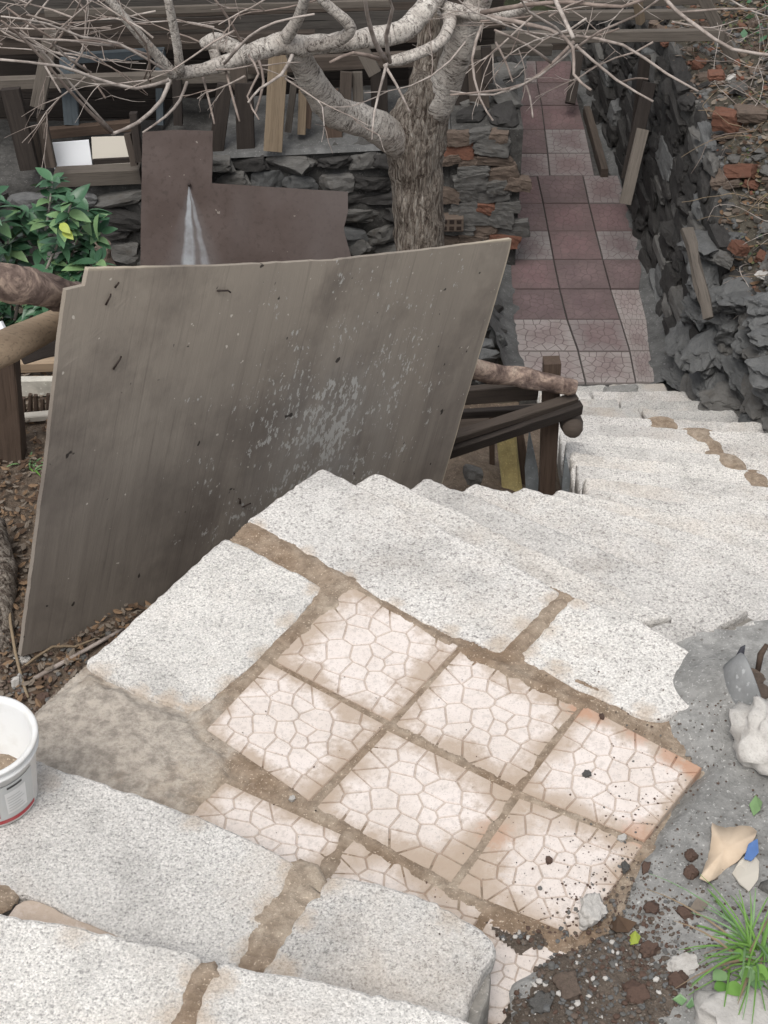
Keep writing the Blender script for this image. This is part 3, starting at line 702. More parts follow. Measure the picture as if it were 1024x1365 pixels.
# ------------------------------------------------------------------ leaning plywood sheet
TL, BL, TRp = at(110, 357, Y=4.2), at(28, 875, Y=3.8), at(678, 318, Y=5.96)
ey = (TL - BL); HH = ey.length; ey.normalize(); ex = TRp - TL; ex = ex - ey * ex.dot(ey); WW = ex.length; ex.normalize(); en = ex.cross(ey)
def m_ply():
    b = NB('weathered_plywood'); c3 = b.sep(b.obj); X, Y = c3[0], c3[1]
    st = b.noise(1, 5, .65, co=b.scale(b.obj, (9, .8, 1)), dist=.5); bl = b.noise(2.2, 5, .6); fi = b.noise(1, 3, .6, co=b.scale(b.obj, (60, 1.6, 1))); dots = b.noise(48, 4, .65, co=b.scale(b.obj, (1.0, .55, 1)))
    c = b.mix(b.ramp(st, [(.3, 0.), (.7, 1.)]), (.20, .172, .147), (.285, .25, .212))
    top = b.math('ADD', b.math('DIVIDE', Y, HH), b.math('MULTIPLY', b.math('SUBTRACT', bl, .5), .9))
    c = b.mix(b.ramp(top, [(.45, 0.), (1.0, .75)]), c, (.345, .30, .248))
    c = b.mix(b.ramp(b.noise(1.8, 5, .65), [(.48, 0.), (.68, .65)]), c, (.115, .095, .083))
    c = b.mix(b.ramp(fi, [(.30, .3), (.44, 0.)]), c, (.10, .083, .07))
    # pale cement splashes gathered low on the right half
    dx = b.math('SUBTRACT', X, WW * .60); dy = b.math('SUBTRACT', Y, HH * .40)
    rr = b.math('SQRT', b.math('ADD', b.math('POWER', b.math('MULTIPLY', dx, 1.15), 2.), b.math('POWER', b.math('MULTIPLY', dy, 1.05), 2.)))
    dn = b.math('SUBTRACT', 1., b.math('DIVIDE', rr, .80))
    sp = b.math('ADD', b.math('MULTIPLY', dn, .16), b.math('ADD', b.math('MULTIPLY', dots, 1.), b.math('MULTIPLY', b.math('SUBTRACT', b.noise(6, 4, .6), .5), .55)))
    c = b.mix(b.ramp(sp, [(.655, 0.), (.70, .8)]), c, (.52, .51, .48))
    dust = b.math('MULTIPLY', b.ramp(dn, [(.15, 0.), (.8, .38)]), b.ramp(b.noise(5, 4, .65), [(.35, .2), (.65, 1.)]))
    c = b.mix(dust, c, (.37, .365, .35))
    c = b.mix(b.ramp(b.noise(30, 2, .5), [(.74, 0.), (.76, .8)]), c, (.62, .57, .5))
    c = b.mix(b.ramp(b.noise(17, 2, .5), [(.245, .9), (.265, 0.)]), c, (.025, .02, .018))
    edge = b.math('MINIMUM', b.math('ABSOLUTE', b.math('SUBTRACT', Y, HH)), b.math('ABSOLUTE', b.math('SUBTRACT', X, WW)))
    c = b.mix(b.ramp(edge, [(.004, .8), (.012, 0.)]), c, (.50, .43, .33))
    return b.fin(c, .8, b.bump(fi, .3, .003, b.bump(sp, .25, .004)))
out = [(-.0, 0), (.9, -.004), (WW * .75, .002), (WW, 0), (WW - .003, HH * .5), (WW + .004, HH * .97), (WW - .006, HH), (WW * .8, HH - .012), (WW * .5, HH - .03), (WW * .25, HH - .018), (.02, HH), (.016, HH - .062), (-.055, HH - .07), (-.02, HH * .5)]
P = resample([Vector(p) for p in out], .04)
P = [p + Vector((.003 * fb(p.x, p.y, 0, 20), .003 * fb(p.x, p.y, 4, 20))) for p in P]
bm = bmesh.new(); vs = [bm.verts.new((p.x, p.y, 0)) for p in P]; f = bm.faces.new(vs); bm.normal_update()
if f.normal.z < 0: f.normal_flip()
bmesh.ops.triangulate(bm, faces=bm.faces[:]); 
for _ in range(3): bmesh.ops.subdivide_edges(bm, edges=[e for e in bm.edges if e.calc_length() > .12], cuts=1); bmesh.ops.triangulate(bm, faces=[q for q in bm.faces if len(q.verts) > 3])
def bend(v): return .035 * math.sin(v.x / WW * 2.6) * (v.y / HH) + .012 * fb(v.x, v.y, 0, .9)
ext = bmesh.ops.extrude_face_region(bm, geom=bm.faces[:])
for v in [e for e in ext['geom'] if isinstance(e, bmesh.types.BMVert)]: v.co.z -= .018
for v in bm.verts: v.co.z += bend(v.co)
bmesh.ops.recalc_face_normals(bm, faces=bm.faces[:])
me = bpy.data.meshes.new('plywood_sheet'); bm.to_mesh(me); bm.free(); me.materials.append(m_ply())
ply = link(bpy.data.objects.new('plywood_sheet', me)); Mp = Matrix(((ex.x, ey.x, en.x, BL.x), (ex.y, ey.y, en.y, BL.y), (ex.z, ey.z, en.z, BL.z), (0, 0, 0, 1))); ply.matrix_basis = Mp
tag(ply, 'large weathered grey-brown plywood sheet splashed with cement leaning beside the stairs', 'plywood sheet')
for (a, b_, l, rot) in ((.115, HH - .13, .05, 1.5), (.2, HH - .37, .06, 1.3), (.14, HH - .07, .03, 1.5), (.62, HH - .11, .06, .05), (1.02, .42, .05, 2.2), (1.04, .40, .04, .6)):
    d = Vector((math.cos(rot), math.sin(rot), 0)); p = Vector((a, b_, .004 + bend(Vector((a, b_, 0)))))
    tube('nail', [p, p + d * l * .7 + Vector((0, 0, .012)), p + d * l + Vector((.006, -.012, .004))], [.0035, .003, .003], 'nail', ply, 6)

# ------------------------------------------------------------------ log railing
lg = thing('log_railing', 'bark-covered upper log of the railing meeting the plywood corner', 'railing', on_dirt(-1.6, 4.4))
place(tube('log', [at(-110, 352, Y=3.95), at(-20, 372, Y=4.05), at(40, 382, Y=4.15), at(92, 396, Y=4.32), at(130, 404, Y=4.46)], [.062, .06, .058, .052, .05], 'log_bark', None, 14, rough=.2, rs=16, sub=2), lg)
place(tube('log', [at(-120, 520, Y=4.0), at(-10, 472, Y=4.16), at(50, 442, Y=4.3), at(96, 422, Y=4.42), at(140, 405, Y=4.52)], [.066, .06, .054, .05, .048], 'log', None, 14, rough=.12, rs=10, sub=2), lg)
p = at(2, 470, Y=4.98); q = at(6, 578, Y=4.98); q.z -= .2
board('post', p, q, .12, .10, 'wood_brown', lg, up=(1, 0, 0), jit=.008)
board('post', at(118, 400, Y=4.62), on_dirt(at(118, 400, Y=4.62).x - .03, 4.62) - Vector((0, 0, .15)), .10, .09, 'wood_brown', lg, up=(1, 0, 0), jit=.008)
board('crossbar', at(78, 455, Y=4.75), at(30, 470, Y=4.9), .09, .04, 'wood_dark', lg, jit=.006)

rr_ = thing('log_railing', 'dark timber railing end with round log beside the lower stairs', 'railing', (.83, 6.2, -2.2))
PB = Vector((at(735, 650, Y=6.2).x, 6.2, -2.4)); PT_ = at(736, 480, Y=6.2)
board('post', PT_, PB, .085, .075, 'wood_brown', rr_, up=(1, 0, 0), jit=.006)
place(tube('log', [at(560, 470, Y=5.75), at(640, 494, Y=6.02), at(700, 504, Y=6.12), at(752, 514, Y=6.13), at(768, 517, Y=6.13)], [.05, .05, .05, .046, .036], 'log_bark', None, 14, rough=.22, rs=16, sub=2), rr_)
place(tube('log', [at(757, 548, Y=6.3), at(762, 566, Y=6.16), at(764, 572, Y=6.08)], [.055, .058, .05], 'wood_mid', None, 12, rough=.1, sub=1), rr_)
board('rail', at(590, 605, Y=5.85), at(774, 543, Y=6.13), .075, .045, 'wood_dark', rr_, up=(0, -.3, 1), jit=.006)
board('rail', at(590, 588, Y=5.84), at(768, 530, Y=6.14), .045, .05, 'wood_mid', rr_, up=(0, -.3, 1), jit=.006)
board('rail', at(610, 528, Y=6.15), at(716, 520, Y=6.25), .09, .05, 'wood_mid', rr_, jit=.01)
board('rail', at(610, 552, Y=6.3), at(722, 546, Y=6.35), .045, .04, 'wood_dark', rr_, jit=.006)
board('brace', at(686, 560, Y=6.5), at(704, 690, Y=6.35), .075, .06, 'wood_brown', rr_, up=(1, 0, 0), jit=.006)
board('brace', at(656, 545, Y=6.55), at(656, 700, Y=6.5), .03, .03, 'wood_brown', rr_, up=(1, 0, 0), jit=.003)
# odds and ends behind the railing
fo = board('foam_block', at(676, 580, Y=6.36), at(684, 680, Y=6.3), .105, .08, 'foam', None, up=(1, 0, 0), jit=.014, bev=.012); tag(fo, 'yellow foam block standing behind the dark timber railing', 'foam block')
for i, (x, y0, y1, w, Y) in enumerate([(710, 574, 680, .075, 6.28), (758, 604, 690, .06, 6.02), (769, 622, 700, .05, 5.92), (783, 640, 705, .05, 5.8)]):
    a, b_ = at(x - (4 if i < 2 else 0), y0, Y=Y), at(x + 6, y1 + 60, Y=Y); d = (b_ - a); 
    s = Vector((1, 0, 0)); V = [a, a + d * .3 - s * w * .5, a + d * .3 + s * w * .42, b_ - s * w * .6, b_ + s * w * .6]; n0 = len(V); V = V + [v + Vector((0, .02, 0)) for v in V]
    Fc = [(0, 1, 2), (1, 3, 4, 2), (5, 7, 6), (6, 7, 9, 8), (0, 5, 6, 1), (1, 6, 8, 3), (4, 9, 7, 2), (2, 7, 5, 0)]
    pk = mobj('picket', V, Fc, 'slate' if i < 2 else 'wood_grey'); 
    tag(pk, ('wide pale blue-grey pointed picket beside the yellow foam block', 'blue-grey pointed picket right against the railing post', 'weathered grey pointed picket tip poking above the stair edge', 'weathered grey pointed picket tip poking above the stair edge')[i], 'picket', 'pointed pickets below the stair edge')
cl = rock('rubble_stone', 'stone_grey', at(630, 632, Y=6.1), (.06, .05, .06)); tag(cl, 'grey rag-like lump at the foot of the plywood beside the stairs', 'stone')
scrap = board('scrap_board', at(638, 600, Y=6.9), at(660, 640, Y=6.8), .03, .02, 'wood_tan', None, up=(1, 0, 0)); tag(scrap, 'thin tan offcut lying beneath the timber railing', 'offcut')
sb = board('plank', at(560, 590, Y=7.2), at(720, 575, Y=7.4), .35, .03, 'wood_mid', None, up=(0, .5, 1)); tag(sb, 'wide brown-grey plank lying below the timber railing', 'plank')

# pale planks and pickets seen past the left post
wp = board('plank', at(-30, 516, Y=5.35), at(110, 514, Y=5.4), .085, .04, 'white_paint', None); tag(wp, 'cream white plank lying behind the left fence post', 'plank')
wp = board('plank', at(-30, 562, Y=5.16), at(110, 550, Y=5.22), .03, .04, 'board_pale', None); tag(wp, 'thin pale batten on the ground behind the left post', 'plank')
wp = board('plank', at(-30, 490, Y=5.5), at(110, 484, Y=5.55), .05, .05, 'log', None); tag(wp, 'orange-brown batten above the cream plank', 'plank')
pf = thing('low_picket_row', 'low row of dark wooden stakes behind the left fence post', 'fence', at(60, 556, Y=5.22))
for i in range(7): board('stake', at(32 + i * 8 + r.uniform(-1, 1), 528 + r.uniform(-3, 3), Y=5.25), at(33 + i * 8, 562, Y=5.25), .017, .017, 'wood_brown', pf, up=(1, 0, 0), taper=1.2)
board('stake_rail', at(30, 552, Y=5.27), at(92, 549, Y=5.27), .02, .02, 'wood_brown', pf)
wb = board('white_board', at(-20, 470, Y=5.7), at(14, 452, Y=5.7), .18, .02, 'white_paper', None, up=(.1, .5, 1)); tag(wb, 'bright white board glimpsed between the two left logs', 'board')

# sticks, pebbles and stump at the plywood foot
def tpix(x, y, dz=.02):
    p = at(x, y, z=-.7)
    for _ in range(4): p = at(x, y, z=dirt_z(p.x, p.y) + dz)
    return p
st = tube('dry_stick', [tpix(45, 905), tpix(90, 880), tpix(140, 852), tpix(165, 838)], [.008, .009, .008, .005], 'twig', None, 7, sub=1, rough=.2); tag(st, 'dry forked stick lying along the foot of the plywood', 'stick')
st = tube('dry_stick', [tpix(30, 890), tpix(70, 862, .03), tpix(100, 862), tpix(140, 845)], [.005, .005, .005, .003], 'straw', None, 6, sub=1); tag(st, 'thin dry stalk bent against the plywood foot', 'stick')
st = tube('dry_stick', [tpix(8, 720, .03), tpix(14, 830, .05), tpix(28, 900), tpix(38, 930)], [.006, .006, .006, .005], 'straw', None, 6, sub=1); tag(st, 'thin grey stalk standing left of the plywood', 'stick')
bs = tube('tree_stump', [tpix(-12, 905, -.1), tpix(-10, 820, .0), tpix(-8, 760, .08), tpix(-12, 700, .1)], [.10, .095, .08, .06], 'bark', None, 14, rough=.3, rs=9, sub=2); tag(bs, 'rough brown bark-covered stump at the left beside the dirt', 'stump')
for i, (x, y, s, mt, lb) in enumerate([(30, 880, .028, 'stone_pale', 'round pale stone by the plywood corner'), (22, 910, .035, 'stone_pale', 'knobbly pale stone just above the bucket'), (105, 880, .03, 'stone_grey', 'grey stone in the dirt beside the stick'), (70, 905, .03, 'stone_brown', 'brown stone lying between stick and landing edge'), (125, 862, .025, 'stone_brown', 'small brown stone below the plywood edge'), (55, 930, .03, 'clod', 'dark clod at the landing edge near the bucket')]):
    tag(rock('pebble', mt, tpix(x, y, 0), (s, s * .9, s * .8), (r.random() * 6, r.random() * 6, 0)), lb, 'stone')
V, Fc = [], []
bm = bmesh.new(); bmesh.ops.create_icosphere(bm, subdivisions=1, radius=1); ICV = [v.co.copy() for v in bm.verts]; ICF = [tuple(v.index for v in f.verts) for f in bm.faces]; bm.free()
def chips(name, pts, size, mats, r, parent=None):
    V, Fc, mi = [], [], []
    for p in pts:
        s = size[0] + (size[1] - size[0]) * r.random() ** 2.2; n0 = len(V); a = r.uniform(0, 6.28); ca, sa = math.cos(a), math.sin(a); ky, kz = r.uniform(.55, 1), r.uniform(.45, .85)
        for v in ICV:
            x, y, z = v.x * s * r.uniform(.75, 1.2), v.y * s * ky * r.uniform(.75, 1.2), v.z * s * kz * r.uniform(.75, 1.2); V.append((p[0] + x * ca - y * sa, p[1] + x * sa + y * ca, p[2] + z + s * kz * .3))
        Fc += [tuple(n0 + i for i in f) for f in ICF]; mi += [r.randrange(len(mats))] * 20
    return stuff(mobj(name, V, Fc, mats[0], parent, False, None, mats[1:], mi))
pts = []
for _ in range(500):
    p = tpix(r.uniform(0, 190), r.uniform(835, 960)); pts.append((p.x, p.y, p.z - .012))
o = chips('gravel', pts, (.005, .016), ['stone_brown', 'clod', 'stone_grey'], r); tag(o, 'small brown stones and crumbs below the plywood foot', 'gravel')
gt = thing('weed', 'small green weed sprouting in the leaf litter by the plywood', 'weed', tpix(40, 620))
def blade(base, d, L, w, mat, parent, r, droop=.5, n=5):
    V, Fc = [], []; d = Vector(d).normalized(); sx = d.cross(Vector((0, 0, 1))); sx = sx.normalized() if sx.length > .05 else Vector((1, 0, 0))
    for i in range(n):
        t = i / (n - 1); p = Vector(base) + d * (L * t) + Vector((0, 0, -droop * L * t * t)); ww = w * (1 - t ** 2.2) + .0006
        V += [p - sx * ww, p + Vector((0, 0, -ww * .5)), p + sx * ww]
    for i in range(n - 1):
        for k in range(2): Fc.append((i * 3 + k, i * 3 + k + 1, i * 3 + k + 4, i * 3 + k + 3))
    o = mobj('blade', V, Fc, mat, None, True); place(o, parent); return o
for i in range(14): blade(tpix(40 + r.uniform(-14, 14), 622 + r.uniform(-6, 6), 0), (r.uniform(-1, 1), r.uniform(-1, 1), .8), r.uniform(.04, .09), .005, r.choice(('grass', 'leaf_pale')), gt, r)
#PART4
# ------------------------------------------------------------------ back wall of stone
WY = 10.3
wz = lambda x: -1.88 - .10 * sst(0, -1.2, x) - .20 * sst(-1.6, -1.85, x)
bw = thing('stone_wall', 'dark dry stone wall behind the tree under the timber shed', 'stone wall', (-1, WY, -3.05))
V, Fc = [], []
nx, nzv = 90, 26
for j in range(nzv + 1):
    for i in range(nx + 1):
        x = -4 + 5.03 * i / nx; z = -3.1 + (wz(x) + 3.1) * j / nzv
        V.append((x, WY + .05 * fb(x, z, 0, 2.2) + .015 * fb(x, z, 1, 9) + (.02 if j == nzv else 0), z + (.03 * fb(x, 0, 2, 3) if j == nzv else 0)))
n0 = len(V)
for i in range(nx + 1):
    x = -4 + 5.03 * i / nx; V.append((x, WY + 1.0, wz(x) + .02 + .03 * fb(x, 3, 2, 3)))
for i in range(nx + 1): V.append((-4 + 5.03 * i / nx, WY + 1.0, -3.1))
for j in range(nzv + 2):
    for i in range(nx): a = j * (nx + 1) + i; Fc.append((a, a + 1, a + nx + 2, a + nx + 1))
n = nx + 1; side = [j * n + nx for j in range(nzv + 3)]; Fc.append(tuple(side)); 
place(mobj('mortar_core', V, Fc, 'mortar_dark', None, True), bw)
shelf = place(mobj('mortar_cap', [(x, y, z) for (x, y, z) in []] or [(-1.3, 10.27, wz(-1.3) + .0), (.55, 10.27, wz(.5)), (.55, 11.2, wz(.5) + .06), (-1.3, 11.2, wz(-1.3) + .06), (-1.3, 10.30, wz(-1) + .025), (.55, 10.30, wz(.5) + .025)], [(0, 1, 5, 4), (4, 5, 2, 3)], 'cement_dgrey'), bw)
r = random.Random(5)
def lay_stones(wall, x0, x1, z0, ztop, face, mats, hs, ws, src=None, name='stone', prot=.05, limit=290):
    z = z0; cnt = 0
    while True:
        h = r.uniform(*hs); x = x0 + r.uniform(-.1, .1)
        if z + h * .4 > max(ztop(x0), ztop(x1)): break
        while x < x1 and cnt < limit:
            w = r.uniform(*ws); hh = h * r.uniform(.75, 1.25); zc = z + h / 2 + r.uniform(-.02, .02)
            if zc < ztop(x + w / 2) and x + w * .6 < x1 + .05:
                m = r.choices([a for a, _ in mats(x + w / 2, zc)], [b for _, b in mats(x + w / 2, zc)])[0]
                p, yaw = face(x + w / 2, zc)
                rock(name, m, p, (w * .56, prot * r.uniform(1.2, 2.2), hh * .56), (r.uniform(-.15, .15), r.uniform(-.22, .22), yaw + r.uniform(-.12, .12)), wall, src if (src and m in src) else None, r); cnt += 1
            x += w * .97
        z += h * .9
    return cnt
def bmats(x, z):
    if x > .45: return [('stone_brown', .62), ('brick', .10), ('stone_grey', .28)]
    if -.6 < x: return [('stone_grey', .55), ('stone_dark', .3), ('stone_brown', .06), ('stone_mort', .3)]
    return [('stone_grey', .4), ('stone_dark', .35), ('stone_mort', .45)]
wallface = lambda x, z: (Vector((x, WY - .01, z)), 0)
lay_stones(bw, -3.4, .5, -2.85, lambda x: wz(x) - .02, wallface, bmats, (.12, .22), (.2, .5), None)
lay_stones(bw, .47, 1.0, -3.0, lambda x: -1.74, wallface, bmats, (.08, .14), (.13, .27), BLOCKS, prot=.03)
# end of the wall beside the path, built a little higher
V = []; Fc = []
bxv = [(.5, 10.31), (1.03, 10.31), (1.03, 14.6), (.5, 14.6)]
for z in (-3.1, -1.76): V += [(x, y, z) for x, y in bxv]
place(mobj('mortar_core', V, [(0, 1, 5, 4), (1, 2, 6, 5), (2, 3, 7, 6), (3, 0, 4, 7), (4, 5, 6, 7)], 'mortar_dark'), bw)
for y in [10.5 + .25 * i for i in range(16)]:
    for x in (.65, .92): rock('stone', r.choice(('stone_grey', 'stone_dark', 'stone_brown')), (x + r.uniform(-.06, .06), y, -1.74), (.16, .13, .06), (0, 0, r.random() * 3), bw)
# broken perforated brick in the wall near the trunk
hb = thing('hollow_brick', 'grey perforated brick set into the wall right of the trunk', 'brick', at(602, 300, Y=WY - .1))
c = at(602, 296, Y=WY - .06)
o = board('brick_body', c - Vector((.09, 0, 0)), c + Vector((.09, 0, 0)), .12, .1, 'stone_brown', hb, bev=.008)
for i in range(3):
    for j in range(2):
        q = c + Vector((-.055 + i * .055, -.052, -.027 + j * .055)); V = [q + Vector((a, 0, b_)) for a, b_ in ((-.018, -.016), (.018, -.016), (.018, .016), (-.018, .016))]; V += [v + Vector((0, .003, 0)) for v in V]
        place(mobj('hole', V, [(3, 2, 1, 0), (0, 1, 5, 4), (1, 2, 6, 5), (2, 3, 7, 6), (3, 0, 4, 7)], 'nail'), hb)  # solid dark plates; shade inside the perforations is put into their colour
# low rubble retaining edge on the left of the path
rb = thing('rubble_edge', 'low grey rubble edge left of the mauve path foot', 'rubble edge', (.95, 9.2, -3.05))
for i in range(70):
    y = r.uniform(8.7, 10.2); x = r.uniform(.45, .84); rock('stone', r.choice(('stone_mort', 'stone_dark', 'stone_grey')), (x, y, PZ + r.uniform(-.15, .22) * (1.15 - x) * 2), (r.uniform(.05, .12), r.uniform(.05, .12), r.uniform(.03, .08)), (r.random(), r.random(), r.random() * 6), rb)

# ------------------------------------------------------------------ L-shaped brown panel
def m_panel(Z0):
    b = NB('brown_film_panel'); f = b.noise(3, 5, .6); f2 = b.noise(30, 4, .7); c3 = b.sep(b.obj)
    c = b.mix(b.ramp(f, [(.35, 0.), (.65, 1.)]), (.078, .057, .050), (.108, .083, .075))
    c = b.mix(b.ramp(f2, [(.36, .35), (.46, 0.)]), c, (.04, .03, .027)); c = b.mix(b.ramp(b.noise(20, 2), [(.75, 0.), (.77, .6)]), c, (.35, .31, .27))
    c = b.mix(b.ramp(b.noise(1.1, 3, co=b.scale(b.obj, (1, 1, .3))), [(.5, 0.), (.7, .5)]), c, (.15, .13, .125))
    # two runs of pale lime fanning down from a nail hole
    X, Z = b.math('SUBTRACT', c3[0], .355), b.math('SUBTRACT', Z0, c3[2])
    wob = b.math('MULTIPLY', b.math('SUBTRACT', b.noise(7, 3, co=b.obj), .5), .035)
    def run(slope, w):
        d = b.math('ABSOLUTE', b.math('ADD', b.math('SUBTRACT', X, b.math('MULTIPLY', Z, slope)), wob)); return b.math('SUBTRACT', 1., b.math('DIVIDE', d, b.math('ADD', .004, b.math('MULTIPLY', Z, w))))
    s = b.math('MAXIMUM', b.ramp(run(.02, .10), [(.0, 0.), (.5, .8)]), b.ramp(run(.24, .06), [(.0, 0.), (.6, .45)]))
    s = b.math('MULTIPLY', s, b.math('GREATER_THAN', Z, 0.)); halo = b.math('MULTIPLY', b.ramp(run(.1, .42), [(.0, 0.), (.9, .22)]), b.ramp(Z, [(.0, 0.), (.12, 1.)]))
    c = b.mix(halo, c, (.3, .31, .32)); c = b.mix(b.math('MULTIPLY', s, b.ramp(b.noise(9, 3), [(.3, .35), (.6, .9)])), c, (.42, .45, .48))
    return b.fin(c, .6, b.bump(f2, .2, .003))
PO = at(186, 356, Y=9.75); k = mpp(PO); 
p0 = at(186, 356, Y=9.72); pt = at(188, 170, Y=10.05); up = (pt - p0); Hp = up.length; up.normalize(); exx = Vector((1, 0, 0)); exx = (exx - up * exx.dot(up)).normalized(); nn = exx.cross(up)
wpx = lambda px: (px - 186) * mpp(at(px, 260, Y=9.9))
hpx = lambda py: (at(186, py, Y=9.72 + .33 * (356 - py) / 186) - p0).length
ol = [(0, -.8), (wpx(478), -.8), (wpx(474), hpx(330)), (wpx(466), hpx(308)), (wpx(459), hpx(286)), (wpx(463), hpx(262)), (wpx(462), hpx(237)), (wpx(281), hpx(238)), (wpx(280), hpx(168)), (wpx(230), hpx(170)), (wpx(188), hpx(176))]
P = resample([Vector(p) for p in ol], .05); P = [p + Vector((.004 * fb(p.x, p.y, 0, 11), .003 * fb(p.x, p.y, 3, 11))) for p in P]
n = len(P); V = [(p.x, 0, p.y) for p in P] + [(p.x, .02, p.y) for p in P]
Fc = [tuple(range(n)), tuple(range(2 * n - 1, n - 1, -1))] + [(i, n + i, n + (i + 1) % n, (i + 1) % n) for i in range(n)]
bp_ = mobj('brown_panel', V, Fc, m_panel(hpx(242)))
yy = -nn
bp_.matrix_basis = Matrix(((exx.x, yy.x, up.x, p0.x), (exx.y, yy.y, up.y, p0.y), (exx.z, yy.z, up.z, p0.z), (0, 0, 0, 1)))
tag(bp_, 'L-shaped dark brown panel with white lime runs leaning on the stone wall', 'panel')
tube('nail', [(.355, -.01, hpx(241)), (.36, -.03, hpx(241))], [.012, .014], 'nail', bp_, 8)
pc = at(140, 342, Y=9.6)
o = rock('rubble_stone', 'stone_brown', at(135, 338, Y=9.85), (.13, .08, .14)); tag(o, 'brown weathered block between shrub and L-shaped panel', 'stone')

# ------------------------------------------------------------------ timber shed above the wall
sh = thing('timber_shed', 'ramshackle weathered timber shed with dark openings above the stone wall', 'shed', (-1, 11.3, -1.9))
def B(name, a, b_, Y0, Y1, wpx_, th, mat, **k):
    p, q = at(*a, Y=Y0), at(*b_, Y=Y1); w = wpx_ * mpp((p + q) / 2); return board(name, p, q, w, th, mat, sh, **k)
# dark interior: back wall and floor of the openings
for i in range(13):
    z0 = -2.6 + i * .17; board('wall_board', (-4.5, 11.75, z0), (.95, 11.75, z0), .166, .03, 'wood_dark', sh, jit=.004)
MT['board_roof'] = m_wood('grey_brown_cladding', (.105, .095, .085), (.065, .058, .052), 0)
for i in range(12):     # grey cladding above the openings
    y = 62 - i * 11; a = at(-60, y + 8, Y=11.15); b_ = at(640, y - 14, Y=11.35); board('wall_board', a, b_, .062 + .004 * (i % 3), .025, 'board_roof' if i % 4 else 'wood_mid', sh, jit=.006)
B('beam', (-40, 112), (330, 100), 10.75, 10.8, 14, .08, 'wood_grey'); B('beam', (300, 100), (720, 62), 10.8, 10.85, 12, .08, 'wood_grey')
B('beam', (-40, 57), (420, 47), 11.0, 11.05, 13, .06, 'wood_mid'); B('beam', (-40, 120), (300, 110), 10.95, 10.95, 8, .05, 'wood_dark')
B('board', (0, 42), (300, 30), 10.95, 11.0, 15, .03, 'wood_mid'); B('board', (60, 18), (520, 4), 10.9, 11.0, 10, .03, 'wood_grey')
for (a, b_, w, m, Y) in [((70, 40), (50, 142), 19, 'wood_grey', 10.6), ((14, 118), (40, 225), 25, 'wood_dark', 10.5), ((55, 150), (66, 222), 12, 'wood_mid', 10.6), ((40, 170), (50, 222), 18, 'wood_mid', 10.7),
                         ((90, 78), (96, 165), 20, 'blue_wood', 11.1), ((212, 70), (214, 165), 10, 'blue_wood', 11.2), ((236, 100), (238, 166), 12, 'wood_dark', 10.9),
                         ((300, 112), (288, 204), 20, 'wood_dark', 10.62), ((325, 110), (328, 198), 24, 'wood_dark', 10.64), ((372, 60), (364, 200), 25, 'wood_tan', 10.5), ((316, 76), (320, 118), 22, 'wood_mid', 10.7),
                         ((404, 120), (402, 178), 11, 'wood_tan', 10.7), ((392, 110), (384, 175), 9, 'wood_grey', 10.72), ((413, 118), (410, 170), 9, 'wood_brown', 10.72), ((462, 96), (460, 140), 16, 'wood_mid', 10.8), ((476, 96), (478, 140), 14, 'wood_grey', 10.85),
                         ((440, 120), (446, 182), 22, 'wood_brown', 10.75), ((480, 60), (500, 98), 18, 'wood_grey', 10.6), ((170, 178), (180, 220), 9, 'wood_mid', 10.45), ((178, 150), (186, 215), 10, 'wood_dark', 10.45), ((60, 165), (72, 222), 7, 'wood_mid', 10.42),
                         ((648, 62), (650, 110), 14, 'wood_dark', 10.9), ((636, 80), (640, 150), 26, 'wood_mid', 10.95), ((612, 70), (616, 165), 24, 'wood_dark', 11.0), ((560, 90), (562, 190), 30, 'wood_dark', 11.0), ((505, 95), (507, 185), 22, 'wood_dark', 10.95)]:
    B('upright', a, b_, Y - .22, Y - .27, w, .06, m, up=(1, 0, 0))
B('beam', (86, 78), (220, 70), 11.15, 11.15, 13, .05, 'blue_wood'); B('board', (60, 178), (186, 166), 10.8, 10.8, 14, .06, 'brickwood' if False else 'wood_brown')
B('sill', (75, 236), (188, 231), 10.3, 10.32, 21, .12, 'wood_grey'); B('sill', (330, 88), (560, 78), 10.7, 10.7, 20, .05, 'wood_mid')
# loose things on the shed shelf
pa = board('white_board', at(70, 208, Y=10.5), at(121, 204, Y=10.5), .20, .015, 'white_paper', None, up=(0, .35, 1), jit=.001); tag(pa, 'bright white sheet standing on the shed sill', 'sheet')
bx_ = thing('pale_box', 'pale board box with dark gap resting on the shed sill', 'box', at(150, 222, Y=10.5))
board('lid', at(123, 198, Y=10.5), at(181, 196, Y=10.5), .17, .02, 'board_pale', bx_, up=(0, .6, 1), jit=.001); board('side', at(125, 216, Y=10.42), at(182, 213, Y=10.42), .05, .02, 'wood_dark', bx_, jit=.001); board('side', at(126, 222, Y=10.41), at(180, 219, Y=10.41), .03, .02, 'board_pale', bx_, jit=.001)  # dark middle board carries the shade of the gap in its colour
# beams reaching over the path
pg = thing('timber_beams', 'weathered grey beams spanning over the mauve path to the bank', 'beams', at(820, 60, Y=10.5))
for (a, b_, Y, w, m) in [((660, 50), (965, 46), 10.4, 15, 'wood_grey'), ((680, 22), (955, 18), 10.8, 12, 'wood_grey'), ((650, 66), (760, 60), 10.9, 9, 'wood_mid'), ((740, 8), (960, -2), 11.1, 10, 'wood_grey'), ((600, 35), (700, 26), 10.6, 12, 'wood_mid'), ((690, 66), (735, 66), 10.5, 14, 'wood_grey'),
                         ((932, -15), (978, 80), 10.5, 16, 'wood_grey'), ((850, 0), (854, 30), 10.7, 10, 'wood_tan'), ((860, 75), (840, 248), 10.9, 15, 'wood_dark')]:
    p, q = at(*a, Y=Y), at(*b_, Y=Y + .05); board('beam', p, q, w * mpp(p), .05, m, pg, up=(0, 0, 1) if abs(p.z - q.z) < .3 else (1, 0, 0))
